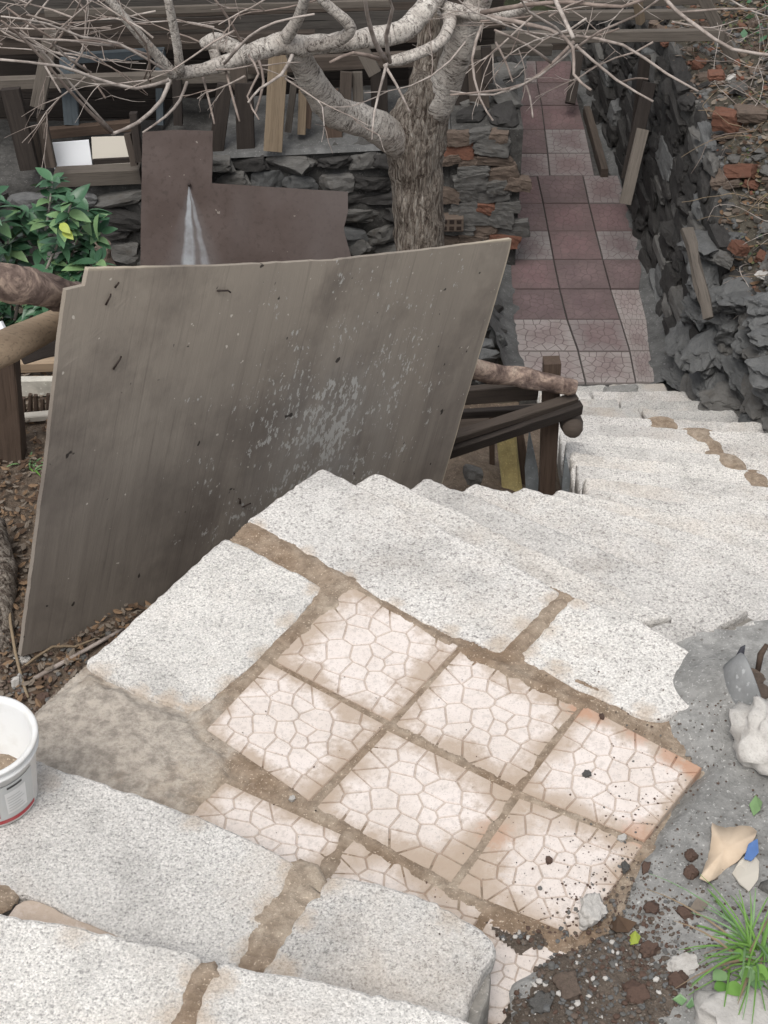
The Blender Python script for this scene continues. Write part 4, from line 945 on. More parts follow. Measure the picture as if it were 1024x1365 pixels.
tl = board('dark_opening_sheet', at(700, 76, Y=14.6), at(760, 74, Y=14.6), .14, .02, 'slate', None); tag(tl, 'flat dark teal sheet standing in for the shaded opening at the path end', 'panel')  # flat board; the opening's shade is put into its dark colour
tl.data = tl.data.copy(); tl.data.materials[0] = m_cement('teal_opening_dark', (.03, .075, .07), (.04, .09, .08), 10, .2, .6)

# far dark planting beyond the path and shed so no bare ground shows
MT['hedge'] = m_cement('hedge_earth', (.03, .035, .02), (.05, .055, .03), 8, 1., .95)
bank2 = struct(hfield('far_bank', -8, 9, 15.2, 22, .25, lambda x, y: -3 + .75 * (y - 15.2) + .3 * fb(x, y, 0, .8), 'hedge'))

# ------------------------------------------------------------------ right bank and its retaining wall
BX = [(3.05, 2.2), (3.0, 4.6), (2.5, 6.2), (2.42, 6.95), (2.2, 8.2), (2.1, 8.9), (2.1, 10), (2.05, 12), (1.98, 13.5), (1.98, 16)]
def bank_x(y):
    for (x0, y0), (x1, y1) in zip([(a, b_) for a, b_ in BX], BX[1:]):
        if y0 <= y <= y1: return x0 + (x1 - x0) * (y - y0) / (y1 - y0)
    return BX[0][0] if y < BX[0][1] else BX[-1][0]
def wall_h(y): return .72 + .63 * sst(8.0, 9.8, y)
def base_z(y): 
    k = max(0, min(1, (8.7 - y) / 5.)); return PZ + 2.4 * k
def bank_pt(s, y):      # s: 0 wall foot, 1 wall top, then up the slope
    h = wall_h(y); bx0, bz = bank_x(y), base_z(y)
    if s <= 1: x = bx0 + .16 * s + .05 * fb(y, s * 2, 0, 2.5); z = bz - .05 + (h + .05) * s
    else:
        t = s - 1; x = bx0 + .16 + t; z = bz + h + .62 * t - .05 * t * t
    x += .05 * fb(y, z, 3, 4) ; z += (.05 * fb(x, y, 5, 3) + .02 * fb(x, y, 6, 12)) * min(1, s)
    return Vector((x, y, z))
V, Fc = [], []; ys_ = [5.0 + .06 * i for i in range(int(11.5 / .06))]; ss = [i / 14 for i in range(15)] + [1 + .07 * i for i in range(1, 46)]
for y in ys_:
    for s in ss: V.append(bank_pt(s, y))
K = len(ss)
for i in range(len(ys_) - 1):
    for k in range(K - 1): Fc.append((i * K + k, (i + 1) * K + k, (i + 1) * K + k + 1, i * K + k + 1))
bank = struct(mobj('bank', V, Fc, 'bank_dirt', None, True, None, ['mortar_dark'], [1 if k < 15 else 0 for i in range(len(ys_) - 1) for k in range(K - 1)]))
rw = thing('stone_wall', 'dark stone retaining wall along the right side of the path', 'stone wall', (2, 10, -3.05))
r = random.Random(77)
def nrmyaw(y): return math.atan2(bank_x(y + .1) - bank_x(y - .1), .2)
cnt = 0
for z in [i * .13 for i in range(11)]:
    y = 8.3 + r.uniform(0, .2)
    while y < 15.2:
        w = r.uniform(.2, .46)
        if z < wall_h(y) and cnt < 295:
            p = bank_pt(min(1, (z + .05) / wall_h(y)), y + w / 2); m = r.choices(('stone_dark', 'stone_grey', 'stone_mort', 'stone_brown'), (.85, .09, .05, .01) if y > 9.4 else (.6, .2, .18, .02))[0]  # more dark stones farther on put the wall's shade and wet into colour
            rock('stone', m, p, (r.uniform(.04, .075), w * .58, r.uniform(.06, .11)), (r.uniform(-.2, .2), r.uniform(-.15, .15), -nrmyaw(y)), rw, BLOCKS if r.random() < .5 else None, r); cnt += 1
        y += w * (1.0 if y < 11.5 else 1.35)
# mortar-coated rocks at the stair corner
mr = thing('rubble_wall', 'rough mortar-smeared rock wall where the stairs meet the path', 'rubble wall', (2.2, 7.6, -2.9))
for i in range(95):
    y = r.uniform(6.0, 9.0); s = r.uniform(.0, 1.2); p = bank_pt(s, y) + Vector((-.04, -.03, 0)); k = r.choice((.8, 1, 1.4, 1.7))
    rock('stone', r.choices(('stone_mort', 'stone_grey'), (.8, .2))[0], p, (r.uniform(.06, .12) * k, r.uniform(.08, .19) * k, r.uniform(.04, .08) * k), (r.uniform(-.4, .4), r.uniform(-.4, .4), r.uniform(-.6, .6)), mr, CRAGS, r)
# rubble thrown on the bank
rs = thing('rubble_heap', 'loose rubble of brick and stone pieces strewn over the right bank', 'rubble heap', (2.6, 9.5, -1.5))
for i in range(280):
    y = r.uniform(6.6, 13.5); s = 1 + r.random() ** 1.3 * (1.1 if y < 10 else 1.7); p = bank_pt(s, y); k = r.choice((.5, .6, .8, 1.1))
    m = r.choices(('stone_grey', 'stone_brown', 'brick', 'stone_dark', 'stone_pale'), (.44, .28, .07 if y < 11 else .05, .2, .008))[0]
    rock('brick_piece' if m == 'brick' else 'stone', m, p + Vector((0, 0, .01)), (r.uniform(.05, .12) * k, r.uniform(.05, .12) * k, r.uniform(.02, .05) * k), (r.uniform(-.5, .5), r.uniform(-.5, .5), r.random() * 6), rs, BLOCKS if m in ('brick', 'stone_brown') else None, r)
for (x, y, w, h, m) in [(968, 160, .13, .10, 'brick'), (1000, 152, .16, .06, 'stone_brown'), (1000, 190, .10, .05, 'brick'), (955, 100, .08, .03, 'brick'), (985, 330, .07, .05, 'brick'), (1000, 370, .10, .06, 'brick'), (965, 345, .09, .05, 'stone_grey')]:
    p = at(x, y, Y=8.6 if y > 300 else 9.6); rock('brick_piece', m, p, (w * .7, .06, h * .7), (r.uniform(-.3, .3), r.uniform(-.3, .3), r.uniform(-.5, .5)), rs, BLOCKS if m in BLOCKS else None, r)
rk = board('bleached_log', at(916, 305, Y=8.5), at(945, 425, Y=8.0), .085, .07, 'wood_grey', None, up=(1, 0, 0), jit=.035, bev=.02, taper=.6); tag(rk, 'bleached split timber embedded upright in the bank face', 'timber')
pts = []
for _ in range(4200):
    y = r.uniform(6.4, 14); p = bank_pt(1 + r.random() * 2.0, y); pts.append(p + Vector((0, 0, r.uniform(.005, .03))))
o = litter('leaf_litter', pts, (.014, .045), ['litter', 'litter2', 'litter3'], r); tag(o, 'dry brown leaves and crumbs covering the right bank', 'leaf litter')
pts = [bank_pt(1 + r.random() * 1.8, r.uniform(6.4, 12)) for _ in range(3600)]
o = chips('rubble_crumbs', pts, (.012, .04), ['stone_grey', 'stone_brown', 'stone_grey', 'stone_brown', 'brick', 'stone_mort'], r); tag(o, 'small stone crumbs scattered over the right bank', 'crumbs')
# dry stems tangled over the bank
ds = thing('dry_creeper', 'tangle of thin dry stems hanging over the right bank', 'creeper', bank_pt(1.5, 9))
for i in range(150):
    y = r.uniform(7.6, 11.5); s = 1 + r.uniform(.1, .9); p = bank_pt(s, y); pts = [p]; d = Vector((r.uniform(-1, .6), r.uniform(-1, .4), r.uniform(-.2, .7))).normalized()
    for k in range(6): d = (d + Vector((r.gauss(0, .35), r.gauss(0, .35), r.gauss(-.05, .3)))).normalized(); pts.append(pts[-1] + d * r.uniform(.05, .14))
    place(tube('stem', pts, [.0036 * (1 - .1 * k) for k in range(7)], r.choice(('straw', 'twig', 'twig')), None, 4, sub=1), ds)
# dark ivy at the top right
def leaf_mesh(name, L, Wd, mat, fold=.25, curl=.2):
    V, Fc = [], []; N = 6
    for i in range(N + 1):
        t = i / N; w = Wd * (math.sin(math.pi * t ** .8) ** .9) * .5 if 0 < t < 1 else .0004; z = -curl * L * t * t
        V += [(L * t, -w, z + fold * w), (L * t, 0, z), (L * t, w, z + fold * w)]
    for i in range(N):
        for k in range(2): Fc.append((i * 3 + k, (i + 1) * 3 + k, (i + 1) * 3 + k + 1, i * 3 + k + 1))
    me = bpy.data.meshes.new(name); me.from_pydata(V, [], Fc); me.materials.append(MT[mat]); me.polygons.foreach_set('use_smooth', [True] * len(me.polygons)); return me
def leaf_stuff(name, pts, L, mats, r, up=.3):
    V, Fc, mi = [], [], []
    for p in pts:
        l = r.uniform(*L); a = r.uniform(0, 6.28); d = Vector((math.cos(a), math.sin(a), r.uniform(-.8, .4))).normalized(); s = d.cross(Vector((0, 0, 1))).normalized(); s = (s + Vector((0, 0, r.uniform(-.5, .5)))).normalized(); n0 = len(V); p = Vector(p)
        V += [p, p + d * l * .4 - s * l * .3, p + d * l, p + d * l * .4 + s * l * .3]; Fc += [(n0, n0 + 1, n0 + 2), (n0, n0 + 2, n0 + 3)]; k = r.randrange(len(mats)); mi += [k, k]
    return stuff(mobj(name, V, Fc, mats[0], None, False, None, mats[1:], mi))
pts = []
for _ in range(2600):
    y = r.uniform(10.4, 14.5); p = bank_pt(1 + r.uniform(.5, 2.6), y); pts.append(p + Vector((r.uniform(-.1, .1), r.uniform(-.1, .1), abs(r.gauss(0, .25)))))
MT['olive'] = m_leaf('olive_weed', (.10, .11, .045), (.16, .15, .07), .7)
pts2 = []
for _ in range(5000):
    y = r.uniform(8.2, 12.5); p = bank_pt(1 + r.uniform(.12, 1.6), y)
    if nz(p.x, p.y, 0, 2.2) > -.1: pts2.append(p + Vector((r.uniform(-.05, .05), r.uniform(-.05, .05), abs(r.gauss(0, .05)))))
o = leaf_stuff('bank_weeds', pts2, (.015, .045), ['olive', 'litter', 'olive', 'litter3', 'ivy'], r); tag(o, 'olive weeds and dry bits tangled over the right bank', 'weeds')
o = leaf_stuff('ivy', pts, (.04, .10), ['ivy', 'leaf', 'ivy'], r); tag(o, 'dark green ivy over the top of the right bank', 'ivy')
# boards leaning on the right wall
lb_ = board('leaning_board', at(857, 172, Y=10.35), at(833, 272, Y=10.1), .09, .03, 'wood_grey', None, up=(1, 0, 0), jit=.006); tag(lb_, 'pale grey short board leaning on the right wall', 'board')
lb_ = board('leaning_board', at(866, 110, Y=10.7), at(836, 238, Y=10.5), .10, .04, 'wood_dark', None, up=(1, 0, 0), jit=.006); tag(lb_, 'long dark board leaning on the right wall behind the pale one', 'board')
lb_ = board('leaning_board', at(772, 70, Y=13.2), at(760, 138, Y=12.9), .09, .05, 'wood_dark', None, up=(1, 0, 0), jit=.006); tag(lb_, 'dark brown plank standing at the far path edge', 'board')
lb_ = board('path_kerb_board', at(806, 232, Y=11.75), at(782, 148, Y=13.0), .10, .06, 'wood_mid', None, jit=.006); tag(lb_, 'weathered board laid flat along the right path edge', 'board')
#PART5
# ------------------------------------------------------------------ bare tree
TY = 8.6
tr = thing('bare_tree', 'leafless tree with fissured trunk and pale crooked limbs behind the plywood', 'tree', (at(560, 330, Y=TY).x, TY, -3.05))
def path3(pts):       # (px, py, Y, radius px)
    P = [at(x, y, Y=Y) for x, y, Y, _ in pts]; return P, [q[3] * mpp(p) for p, q in zip(P, pts)]
base = at(561, 330, Y=TY)
P, R_ = path3([(560, 330, TY, 33), (558, 280, TY, 33), (556, 235, TY, 34), (553, 195, TY, 39), (558, 165, TY, 40), (572, 130, TY - .02, 30), (580, 100, TY - .03, 24)])
P = [Vector((base.x + .02, TY, -3.2)), Vector((base.x + .01, TY, -2.7))] + P; R_ = [.26, .20] + R_
place(tube('trunk', P, R_, 'bark', None, 30, rough=.16, rs=11, sub=2), tr)
LIMBS = [
 [(560, 228, TY + .04, 6), (546, 206, TY - .01, 18), (520, 182, TY - .12, 23), (488, 162, TY - .22, 21), (452, 152, TY - .32, 21), (428, 126, TY - .42, 20), (408, 94, TY - .52, 18), (396, 70, TY - .60, 15), (388, 60, TY - .66, 8)],
 [(556, 170, TY, 24), (566, 120, TY + .05, 22), (572, 70, TY + .1, 18), (576, 20, TY + .1, 15), (585, -40, TY + .1, 13)],
 [(560, 205, TY + .06, 8), (570, 168, TY + .01, 22), (582, 135, TY - .05, 24), (598, 105, TY - .1, 20), (612, 66, TY - .16, 20), (626, 30, TY - .2, 18), (640, -10, TY - .22, 17), (650, -50, TY - .25, 15)],
 [(582, -12, TY - .2, 15), (562, 18, TY - .3, 15), (535, 42, TY - .4, 15), (490, 52, TY - .5, 14), (440, 58, TY - .6, 13), (405, 62, TY - .66, 14), (375, 58, TY - .7, 15), (345, 68, TY - .76, 13), (300, 84, TY - .85, 10), (262, 95, TY - .92, 9), (232, 99, TY - 1, 8)],
 [(590, 15, TY - .05, 8), (600, 28, TY - .35, 9), (588, 55, TY - .5, 8), (560, 70, TY - .55, 8), (532, 80, TY - .55, 8), (515, 82, TY - .56, 6)],
 [(375, 58, TY - .7, 10), (398, 25, TY - .8, 8), (408, -10, TY - .9, 7)], [(398, 60, TY - .66, 9), (440, 58, TY - .75, 9), (468, 38, TY - .8, 8), (440, 10, TY - .85, 7), (410, -20, TY - .9, 6)],
 [(590, 8, TY - .2, 8), (640, 20, TY - .35, 9), (690, 14, TY - .5, 8), (720, -10, TY - .6, 7)],
 [(330, 75, TY - .8, 12), (305, 60, TY - .78, 10), (285, 55, TY - .75, 12), (270, 60, TY - .74, 8)], [(290, 86, TY - .8, 7), (285, 65, TY - .78, 8)],
 [(232, 100, TY - 1, 8), (215, 80, TY - 1.05, 7), (180, 40, TY - 1.15, 6), (140, -8, TY - 1.2, 6)], [(240, 98, TY - 1, 7), (236, 60, TY - 1.05, 6), (222, -10, TY - 1.1, 6)],
]
LO = []
def near_limb(p): return min(LO, key=lambda q: min((v - p).length for v in q[1]))[0]
for i, l in enumerate(LIMBS):
    P, R_ = path3(l); big = max(q[3] for q in l) > 12
    LO.append((place(tube('limb', P, R_, 'bark' if i == 1 else 'limb', None, 16 if big else 9, rough=.16 if big else .1, rs=14, seed=i, sub=2), tr), P))
r = random.Random(31)
TW = [
 [(228, 105, 3.5), (215, 135, 3.2), (185, 165, 3), (148, 180, 2.5)], [(148, 178, 2.6), (120, 150, 2.4), (85, 110, 2.2), (40, 60, 2), (0, 28, 1.6)], [(250, 110, 2.6), (238, 135, 2.3), (222, 155, 2), (190, 175, 1.5)],
 [(225, 108, 3), (180, 116, 2.8), (130, 104, 2.6), (80, 88, 2.2), (0, 78, 2)], [(230, 98, 2.2), (160, 60, 2), (110, 50, 1.8), (60, 30, 1.5), (0, 20, 1.2)], [(150, 60, 2), (90, 55, 1.8), (30, 50, 1.5), (-20, 30, 1.3)],
 [(215, 80, 2.4), (170, 66, 2.2), (120, 52, 2), (70, 50, 2), (10, 10, 1.6)], [(120, 95, 2), (70, 60, 1.8), (100, 20, 1.5), (140, -10, 1.3)], [(60, 70, 2), (95, 30, 1.6), (110, -10, 1.4)], [(150, 175, 1.8), (110, 130, 1.7), (60, 70, 1.6), (10, 40, 1.4)],
 [(300, 84, 2.4), (330, 50, 2.2), (370, 30, 2), (420, 20, 1.6)], [(330, 70, 2.4), (310, 30, 2), (280, -10, 1.8)], [(515, 82, 5), (500, 55, 3.6), (490, 20, 3), (486, -10, 2.6)], [(520, 82, 3.5), (515, 50, 3), (525, 10, 2.5), (512, -12, 2)],
 [(505, 80, 4), (470, 72, 2.6), (440, 85, 2)], [(518, 80, 3), (508, 110, 2), (500, 150, 1.6), (495, 185, 1.2)], [(512, 85, 2.5), (530, 115, 2), (545, 150, 1.6)],
 [(640, 18, 4.5), (700, 8, 3.8), (760, 2, 3.2), (830, 8, 2.8), (880, -10, 2.2)], [(650, 22, 4), (730, 40, 3.2), (765, 65, 2.8), (765, 100, 2.4), (788, 122, 2)], [(765, 55, 3), (740, 80, 2.6), (700, 112, 2.2), (650, 123, 2), (600, 125, 1.5)], [(735, 85, 2.2), (700, 60, 2), (660, 40, 1.8)],
 [(735, -10, 3.8), (748, 20, 3.4), (765, 50, 3)], [(880, -10, 3.2), (900, 15, 3), (930, 38, 2.8), (975, 65, 2.6), (1040, 72, 2.2)], [(905, 18, 2.2), (960, 10, 1.8), (1010, 14, 1.5)], [(770, 48, 2.6), (830, 60, 2.2), (890, 100, 2), (930, 122, 1.5)],
 [(768, 60, 2.4), (820, 105, 2), (870, 136, 1.6)], [(830, 108, 1.6), (850, 104, 1.4), (862, 106, 1.2)], [(765, 65, 2.2), (800, 40, 2), (850, 20, 1.8), (890, -10, 1.5)], [(760, 60, 2.2), (740, 35, 2), (705, 15, 1.8), (690, -10, 1.5)], [(700, 110, 1.6), (705, 130, 1.5), (711, 158, 1.3)],
 [(640, 35, 2.2), (630, 80, 2), (640, 130, 1.6), (658, 162, 1.3)], [(662, 55, 1.8), (675, 80, 1.6), (685, 108, 1.3)], [(600, 122, 1.8), (660, 128, 1.6), (720, 100, 1.6), (770, 60, 1.6)], [(390, 75, 3), (375, 100, 2.4), (345, 118, 2), (330, 138, 1.6)], [(345, 80, 2.2), (350, 110, 2), (340, 150, 1.6)], [(300, 90, 2), (310, 130, 1.8), (318, 160, 1.4)],
 [(272, 100, 2), (282, 140, 1.7), (286, 165, 1.3)], [(330, 75, 2), (345, 100, 1.8), (330, 130, 1.5), (344, 160, 1.2)], [(190, 105, 2), (200, 85, 1.7), (202, 60, 1.4)], [(110, 88, 1.7), (140, 130, 1.5)], [(60, 85, 1.6), (80, 125, 1.4)], [(200, 110, 1.6), (196, 60, 1.5), (160, 20, 1.2)],
]
for i, t in enumerate(TW):
    Y0 = TY - .7 - r.random() * .5; pts = [(x + r.uniform(-2, 2), y + r.uniform(-2, 2), Y0 - .12 * k, w * .92) for k, (x, y, w) in enumerate(t)]
    P, R_ = path3(pts); tube('twig', P, R_, 'twig', near_limb(P[0]), 6, rough=.12, rs=20, seed=i, sub=1)
# finer side shoots
def shoot(p, d, L, rad, depth):
    pts = [p]; n = 5
    for k in range(n): d = (d + Vector((r.gauss(0, .12), r.gauss(0, .1), r.gauss(.02, .12)))).normalized(); pts.append(pts[-1] + d * L / n)
    tube('twig', pts, [rad * (1 - .13 * k) for k in range(n + 1)], 'twig', near_limb(pts[0]), 5, cap=False)
    if depth:
        for _ in range(depth + r.randrange(2)):
            q = pts[r.randrange(2, n)]; shoot(q, (d + Vector((r.uniform(-1.2, 1.2), r.uniform(-.5, .3), r.uniform(-.9, .9)))).normalized(), L * r.uniform(.4, .7), rad * .62, depth - 1)
for _ in range(46):
    x = r.choice((r.uniform(0, 330), r.uniform(0, 460), r.uniform(620, 980))); y = r.uniform(-20, 105 if x < 400 else 60)
    shoot(at(x, y, Y=TY - r.uniform(.5, 1.4)), Vector((r.choice((-1, -.6, .6, 1)) * (1 if x > 500 else .9), r.uniform(-.3, .2), r.uniform(-.7, .8))).normalized(), r.uniform(.3, .65), .0062, 2)

# ------------------------------------------------------------------ shrub on the left
shb = thing('leafy_shrub', 'glossy green broad-leaved shrub beyond the upper log', 'shrub', (at(60, 400, Y=6.4).x, 6.4, -2.9))
LM = [leaf_mesh('leaf', .14, .062, 'leaf', .35, .25), leaf_mesh('leaf', .115, .055, 'leaf', .3, .1), leaf_mesh('leaf', .13, .058, 'leaf_pale', .3, .3)]
LY = leaf_mesh('leaf', .12, .07, 'leaf_yellow', .2, .2)
def put_leaf(me, p, d, roll, s, parent):
    d = d.normalized(); up = Vector((0, 0, 1)); y = up.cross(d); y = y.normalized() if y.length > .05 else Vector((0, 1, 0)); z = d.cross(y); q = Matrix((d, y, z)).transposed().to_4x4() @ Matrix.Rotation(roll, 4, 'X')
    o = bpy.data.objects.new('leaf', me); COL.objects.link(o); o.parent = parent; o.matrix_parent_inverse = Matrix.Translation(parent.location).inverted(); o.matrix_basis = Matrix.Translation(p) @ q @ Matrix.Scale(s, 4); return o
SR = random.Random(8)
stems = [[(60, 470), (75, 400), (100, 350), (135, 310)], [(50, 470), (55, 380), (80, 320), (95, 270)], [(20, 470), (40, 380), (62, 300), (70, 240)], [(20, 470), (20, 390), (10, 320), (-10, 280)], [(40, 470), (70, 390), (100, 330), (118, 280)], [(30, 470), (60, 400), (95, 370), (130, 350)], [(10, 470), (0, 400), (30, 330), (30, 280)], [(40, 480), (60, 430), (90, 400), (110, 385)], [(0, 470), (-20, 380), (-30, 300), (-10, 260)]]
for k, s in enumerate(stems):
    Y = 6.3 + .12 * (k % 4); P = [at(x, y, Y=Y + .1 * i * (-1) ** k * .5) for i, (x, y) in enumerate(s)]; P = [Vector((P[0].x, P[0].y, -2.9))] + P
    place(tube('stem', P, [.014, .011, .008, .006, .004], 'twig', None, 6, sub=2), shb)
    for j in range(72):
        t = SR.uniform(.15, 1.02); u = min(t * 3, 2.999); i = int(u); p = P[i + 1].lerp(P[i + 2], u - i); a = SR.uniform(0, 6.28)
        d = Vector((math.cos(a), math.sin(a) - .35, SR.uniform(-.25, .75)))
        put_leaf(SR.choices(LM, (.4, .33, .27))[0], p, d, SR.uniform(-.6, .6), SR.uniform(.6, 1.08), shb)
for (x, y) in ((80, 298), (84, 306)): put_leaf(LY, at(x, y, Y=6.1), Vector((.6, -.6, -.2)), .5, .6, shb)
o = put_leaf(LM[2], at(132, 285, Y=6.2), Vector((-.3, -.3, -.8)), .3, 1, shb)

# ------------------------------------------------------------------ bucket on the upper step
bc = at(-27, 980, z=ZA + .235); bc.z = ZA; 
bk = thing('bucket', 'white plastic bucket with printed label and brown dregs on the upper step', 'bucket', bc)
def lathe(name, prof, mat, parent, seg=48, off=(0, 0, 0), mats=None, mi=None):
    V, Fc, uv = [], [], []
    for (rr, z) in prof:
        for k in range(seg): w = 2 * math.pi * k / seg; V.append((off[0] + rr * math.cos(w), off[1] + rr * math.sin(w), off[2] + z)); uv.append((k / seg, z))
    for i in range(len(prof) - 1):
        for k in range(seg): Fc.append((i * seg + k, i * seg + (k + 1) % seg, (i + 1) * seg + (k + 1) % seg, (i + 1) * seg + k))
    return mobj(name, V, Fc, mat, parent, True, uv)
def m_plastic(name, col, rough=.35, dust=.35):
    b = NB(name); f = b.noise(12, 5, .6); c = b.mix(b.ramp(f, [(.45, 0.), (.7, dust)]), col, (.48, .44, .38)); return b.fin(c, rough, b.bump(b.noise(40, 3), .08, .003))
MT['bucket'] = m_plastic('white_plastic', (.74, .74, .73)); MT['bucket_in'] = m_plastic('bucket_inside', (.62, .62, .60), .5, .6)
MT['label_grey'] = m_plastic('label_grey', (.55, .56, .55), .4, .2); MT['label_red'] = m_plastic('label_red', (.42, .05, .06), .4, .2); MT['label_dark'] = m_plastic('label_dark', (.03, .03, .035), .4, .1)
MT['label_blue'] = m_plastic('label_blue', (.05, .25, .5), .4, .1)
RB, RT, HB = .108, .132, .225
bwall = lathe('wall', [(0, .002), (RB - .01, 0), (RB, .008), (RT - .004, HB - .03), (RT, HB - .028), (RT, HB - .022), (RT - .001, HB - .004), (RT + .006, HB - .004), (RT + .009, HB), (RT + .007, HB + .005), (RT, HB + .006), (RT - .006, HB + .002), (RT - .009, HB - .01), (RB - .006, .012), (0, .010)], 'bucket', bk)
lathe('rim', [(RT - .002, HB - .03), (RT + .006, HB - .03), (RT + .007, HB - .022), (RT - .002, HB - .021)], 'bucket', bk)
def dregs():
    V = [(0, 0, .05)]; Fc = []
    for k in range(32):
        w = k / 32 * 6.283; q = .105; V.append((q * math.cos(w), q * math.sin(w), .045 + .02 * fb(math.cos(w) * 2, math.sin(w) * 2)))
    for k in range(32): Fc.append((0, 1 + k, 1 + (k + 1) % 32))
    return mobj('dregs', V, Fc, 'cement_brown', bk, True)
dregs()
def patch(name, a0, a1, z0, z1, mat, seg=14, e=.0012):     # printed area wrapped on the bucket side
    V, Fc = [], []
    for i in range(seg + 1):
        w = a0 + (a1 - a0) * i / seg
        for z in (z0, z1): q = RB + (RT - .004 - RB) * (z - .008) / (HB - .038) + e; V.append((q * math.cos(w), q * math.sin(w), z))
    for i in range(seg): Fc.append((2 * i, 2 * i + 2, 2 * i + 3, 2 * i + 1))
    return mobj(name, V, Fc, mat, bwall, True)
patch('printed_label', -1.5, -.28, .03, .165, 'label_grey'); patch('printed_band', -1.9, -.25, .018, .032, 'label_red', e=.002)
patch('printed_panel', -1.02, -.52, .05, .135, 'bucket', e=.002); patch('printed_mark', -.95, -.6, .148, .156, 'label_dark', e=.002); patch('printed_mark', -1.4, -1.12, .142, .155, 'label_dark', e=.002)
patch('printed_mark', -1.45, -1.30, .05, .11, 'label_blue', e=.002); patch('printed_mark', -1.28, -1.2, .045, .10, 'label_red', e=.002)
for i in range(6): patch('printed_line', -.98, -.58 - .05 * (i % 3), .06 + .011 * i, .0635 + .011 * i, 'label_grey', e=.0028)

# ------------------------------------------------------------------ mortar apron and soil right of the landing
APR = [A2(*p) for p in [(905, 850), (880, 900), (878, 945), (935, 1020), (862, 1118), (838, 1160), (800, 1230), (730, 1270), (668, 1300), (640, 1420), (700, 1600), (1400, 1500), (1500, 1000), (1200, 800)]]
def apron_z(x, y):
    u = x * .8 + y * .6
    z = -.004 + .012 * fb(x, y, 0, 3.5) + .004 * fb(x, y, 2, 15)
    z += .16 * sst(1.0, 1.7, x) + .05 * sst(2.6, 1.9, y) * sst(.55, 1., x)
    z += .04 * math.exp(-(((x - .36) / .13) ** 2 + ((y - 1.86) / .16) ** 2))
    z += .05 * math.exp(-(((x - .98) / .12) ** 2 + ((y - 3.02) / .10) ** 2))
    d = min(seg_d(x, y, APR[i], APR[i + 1]) for i in range(9))
    z -= .03 * sst(.05, -.0, d - .012 * fb(x, y, 4, 14)) 
    return z
apron = struct(hfield('mortar_apron', .3, 2.1, 1.2, 3.4, .014, apron_z, 'cement_grey', lambda x, y: in_poly(x, y, APR) and x < 2.08))
def ap(px, py, dz=0.):
    p = at(px, py, z=0)
    for _ in range(5): p = at(px, py, z=apron_z(p.x, p.y) + dz)
    return p
# soil heap over the lower right corner
SC = [A2(*p) for p in [(650, 1235), (690, 1240), (745, 1225), (800, 1215), (850, 1235), (905, 1260), (930, 1310), (905, 1400), (800, 1500), (690, 1480), (640, 1390), (700, 1310), (690, 1270)]]
def soil_z(x, y):
    d = min(seg_d(x, y, SC[i - 1], SC[i]) for i in range(len(SC))) * (1 if in_poly(x, y, SC) else -1)
    return apron_z(x, y) + .028 * sst(-.02, .10, d + .07 * fb(x, y, 1, 5) + .03 * fb(x, y, 1, 14)) - .014 + .008 * fb(x, y, 2, 20) + .004 * fb(x, y, 2, 60)
soil = struct(hfield('soil_patch', .25, .95, 1.5, 2.5, .009, soil_z, 'soil', lambda x, y: in_poly(x, y, SC)))
r = random.Random(55)
pts = []
for _ in range(5200):
    x, y = r.uniform(.25, .95), r.uniform(1.55, 2.5)
    if in_poly(x, y, SC): pts.append((x, y, soil_z(x, y) + .002))
o = chips('soil_crumbs', pts, (.002, .011), ['clod', 'soil', 'stone_brown', 'clod', 'stone_grey', 'stone_mort', 'soil', 'stone_brown', 'stone_pale', 'stone_grey', 'stone_mort', 'stone_grey'], r); tag(o, 'dark soil crumbs and grit heaped at the landing corner', 'soil crumbs')
pts = []
for _ in range(330):
    px, py = r.gauss(830, 70), r.gauss(1190, 60)
    if 600 < px < 1000 and 1010 < py < 1260: p = ap(px, py); pts.append((p.x, p.y, max(p.z, .0) + .001))
for _ in range(700):
    p = ap(r.uniform(800, 1024), r.uniform(930, 1320)); pts.append((p.x, p.y, max(p.z, 0) + .001))
o = chips('grit', pts, (.0012, .0048), ['clod', 'soil', 'clod', 'stone_grey'], r); tag(o, 'dark grit scattered over the corner tiles and mortar', 'grit')
pts = []
for _ in range(140):
    px, py = r.choice([(r.uniform(690, 1024), r.uniform(690, 930)), (r.uniform(560, 760), r.uniform(1150, 1300)), (r.uniform(100, 700), r.uniform(900, 1150))])
    z = 0.006 if py > 850 else -.17
    if py < 1160 or px > 660: p = at(px, py, z=.006); 
    else: p = at(px, py, z=ZA + .002)
    if py > 880 or (px < 760 and py > 800): pts.append(p)
o = chips('grit', pts, (.0015, .004), ['clod', 'nail', 'stone_brown'], r); tag(o, 'sparse dark specks of grit on the pale slabs', 'grit')
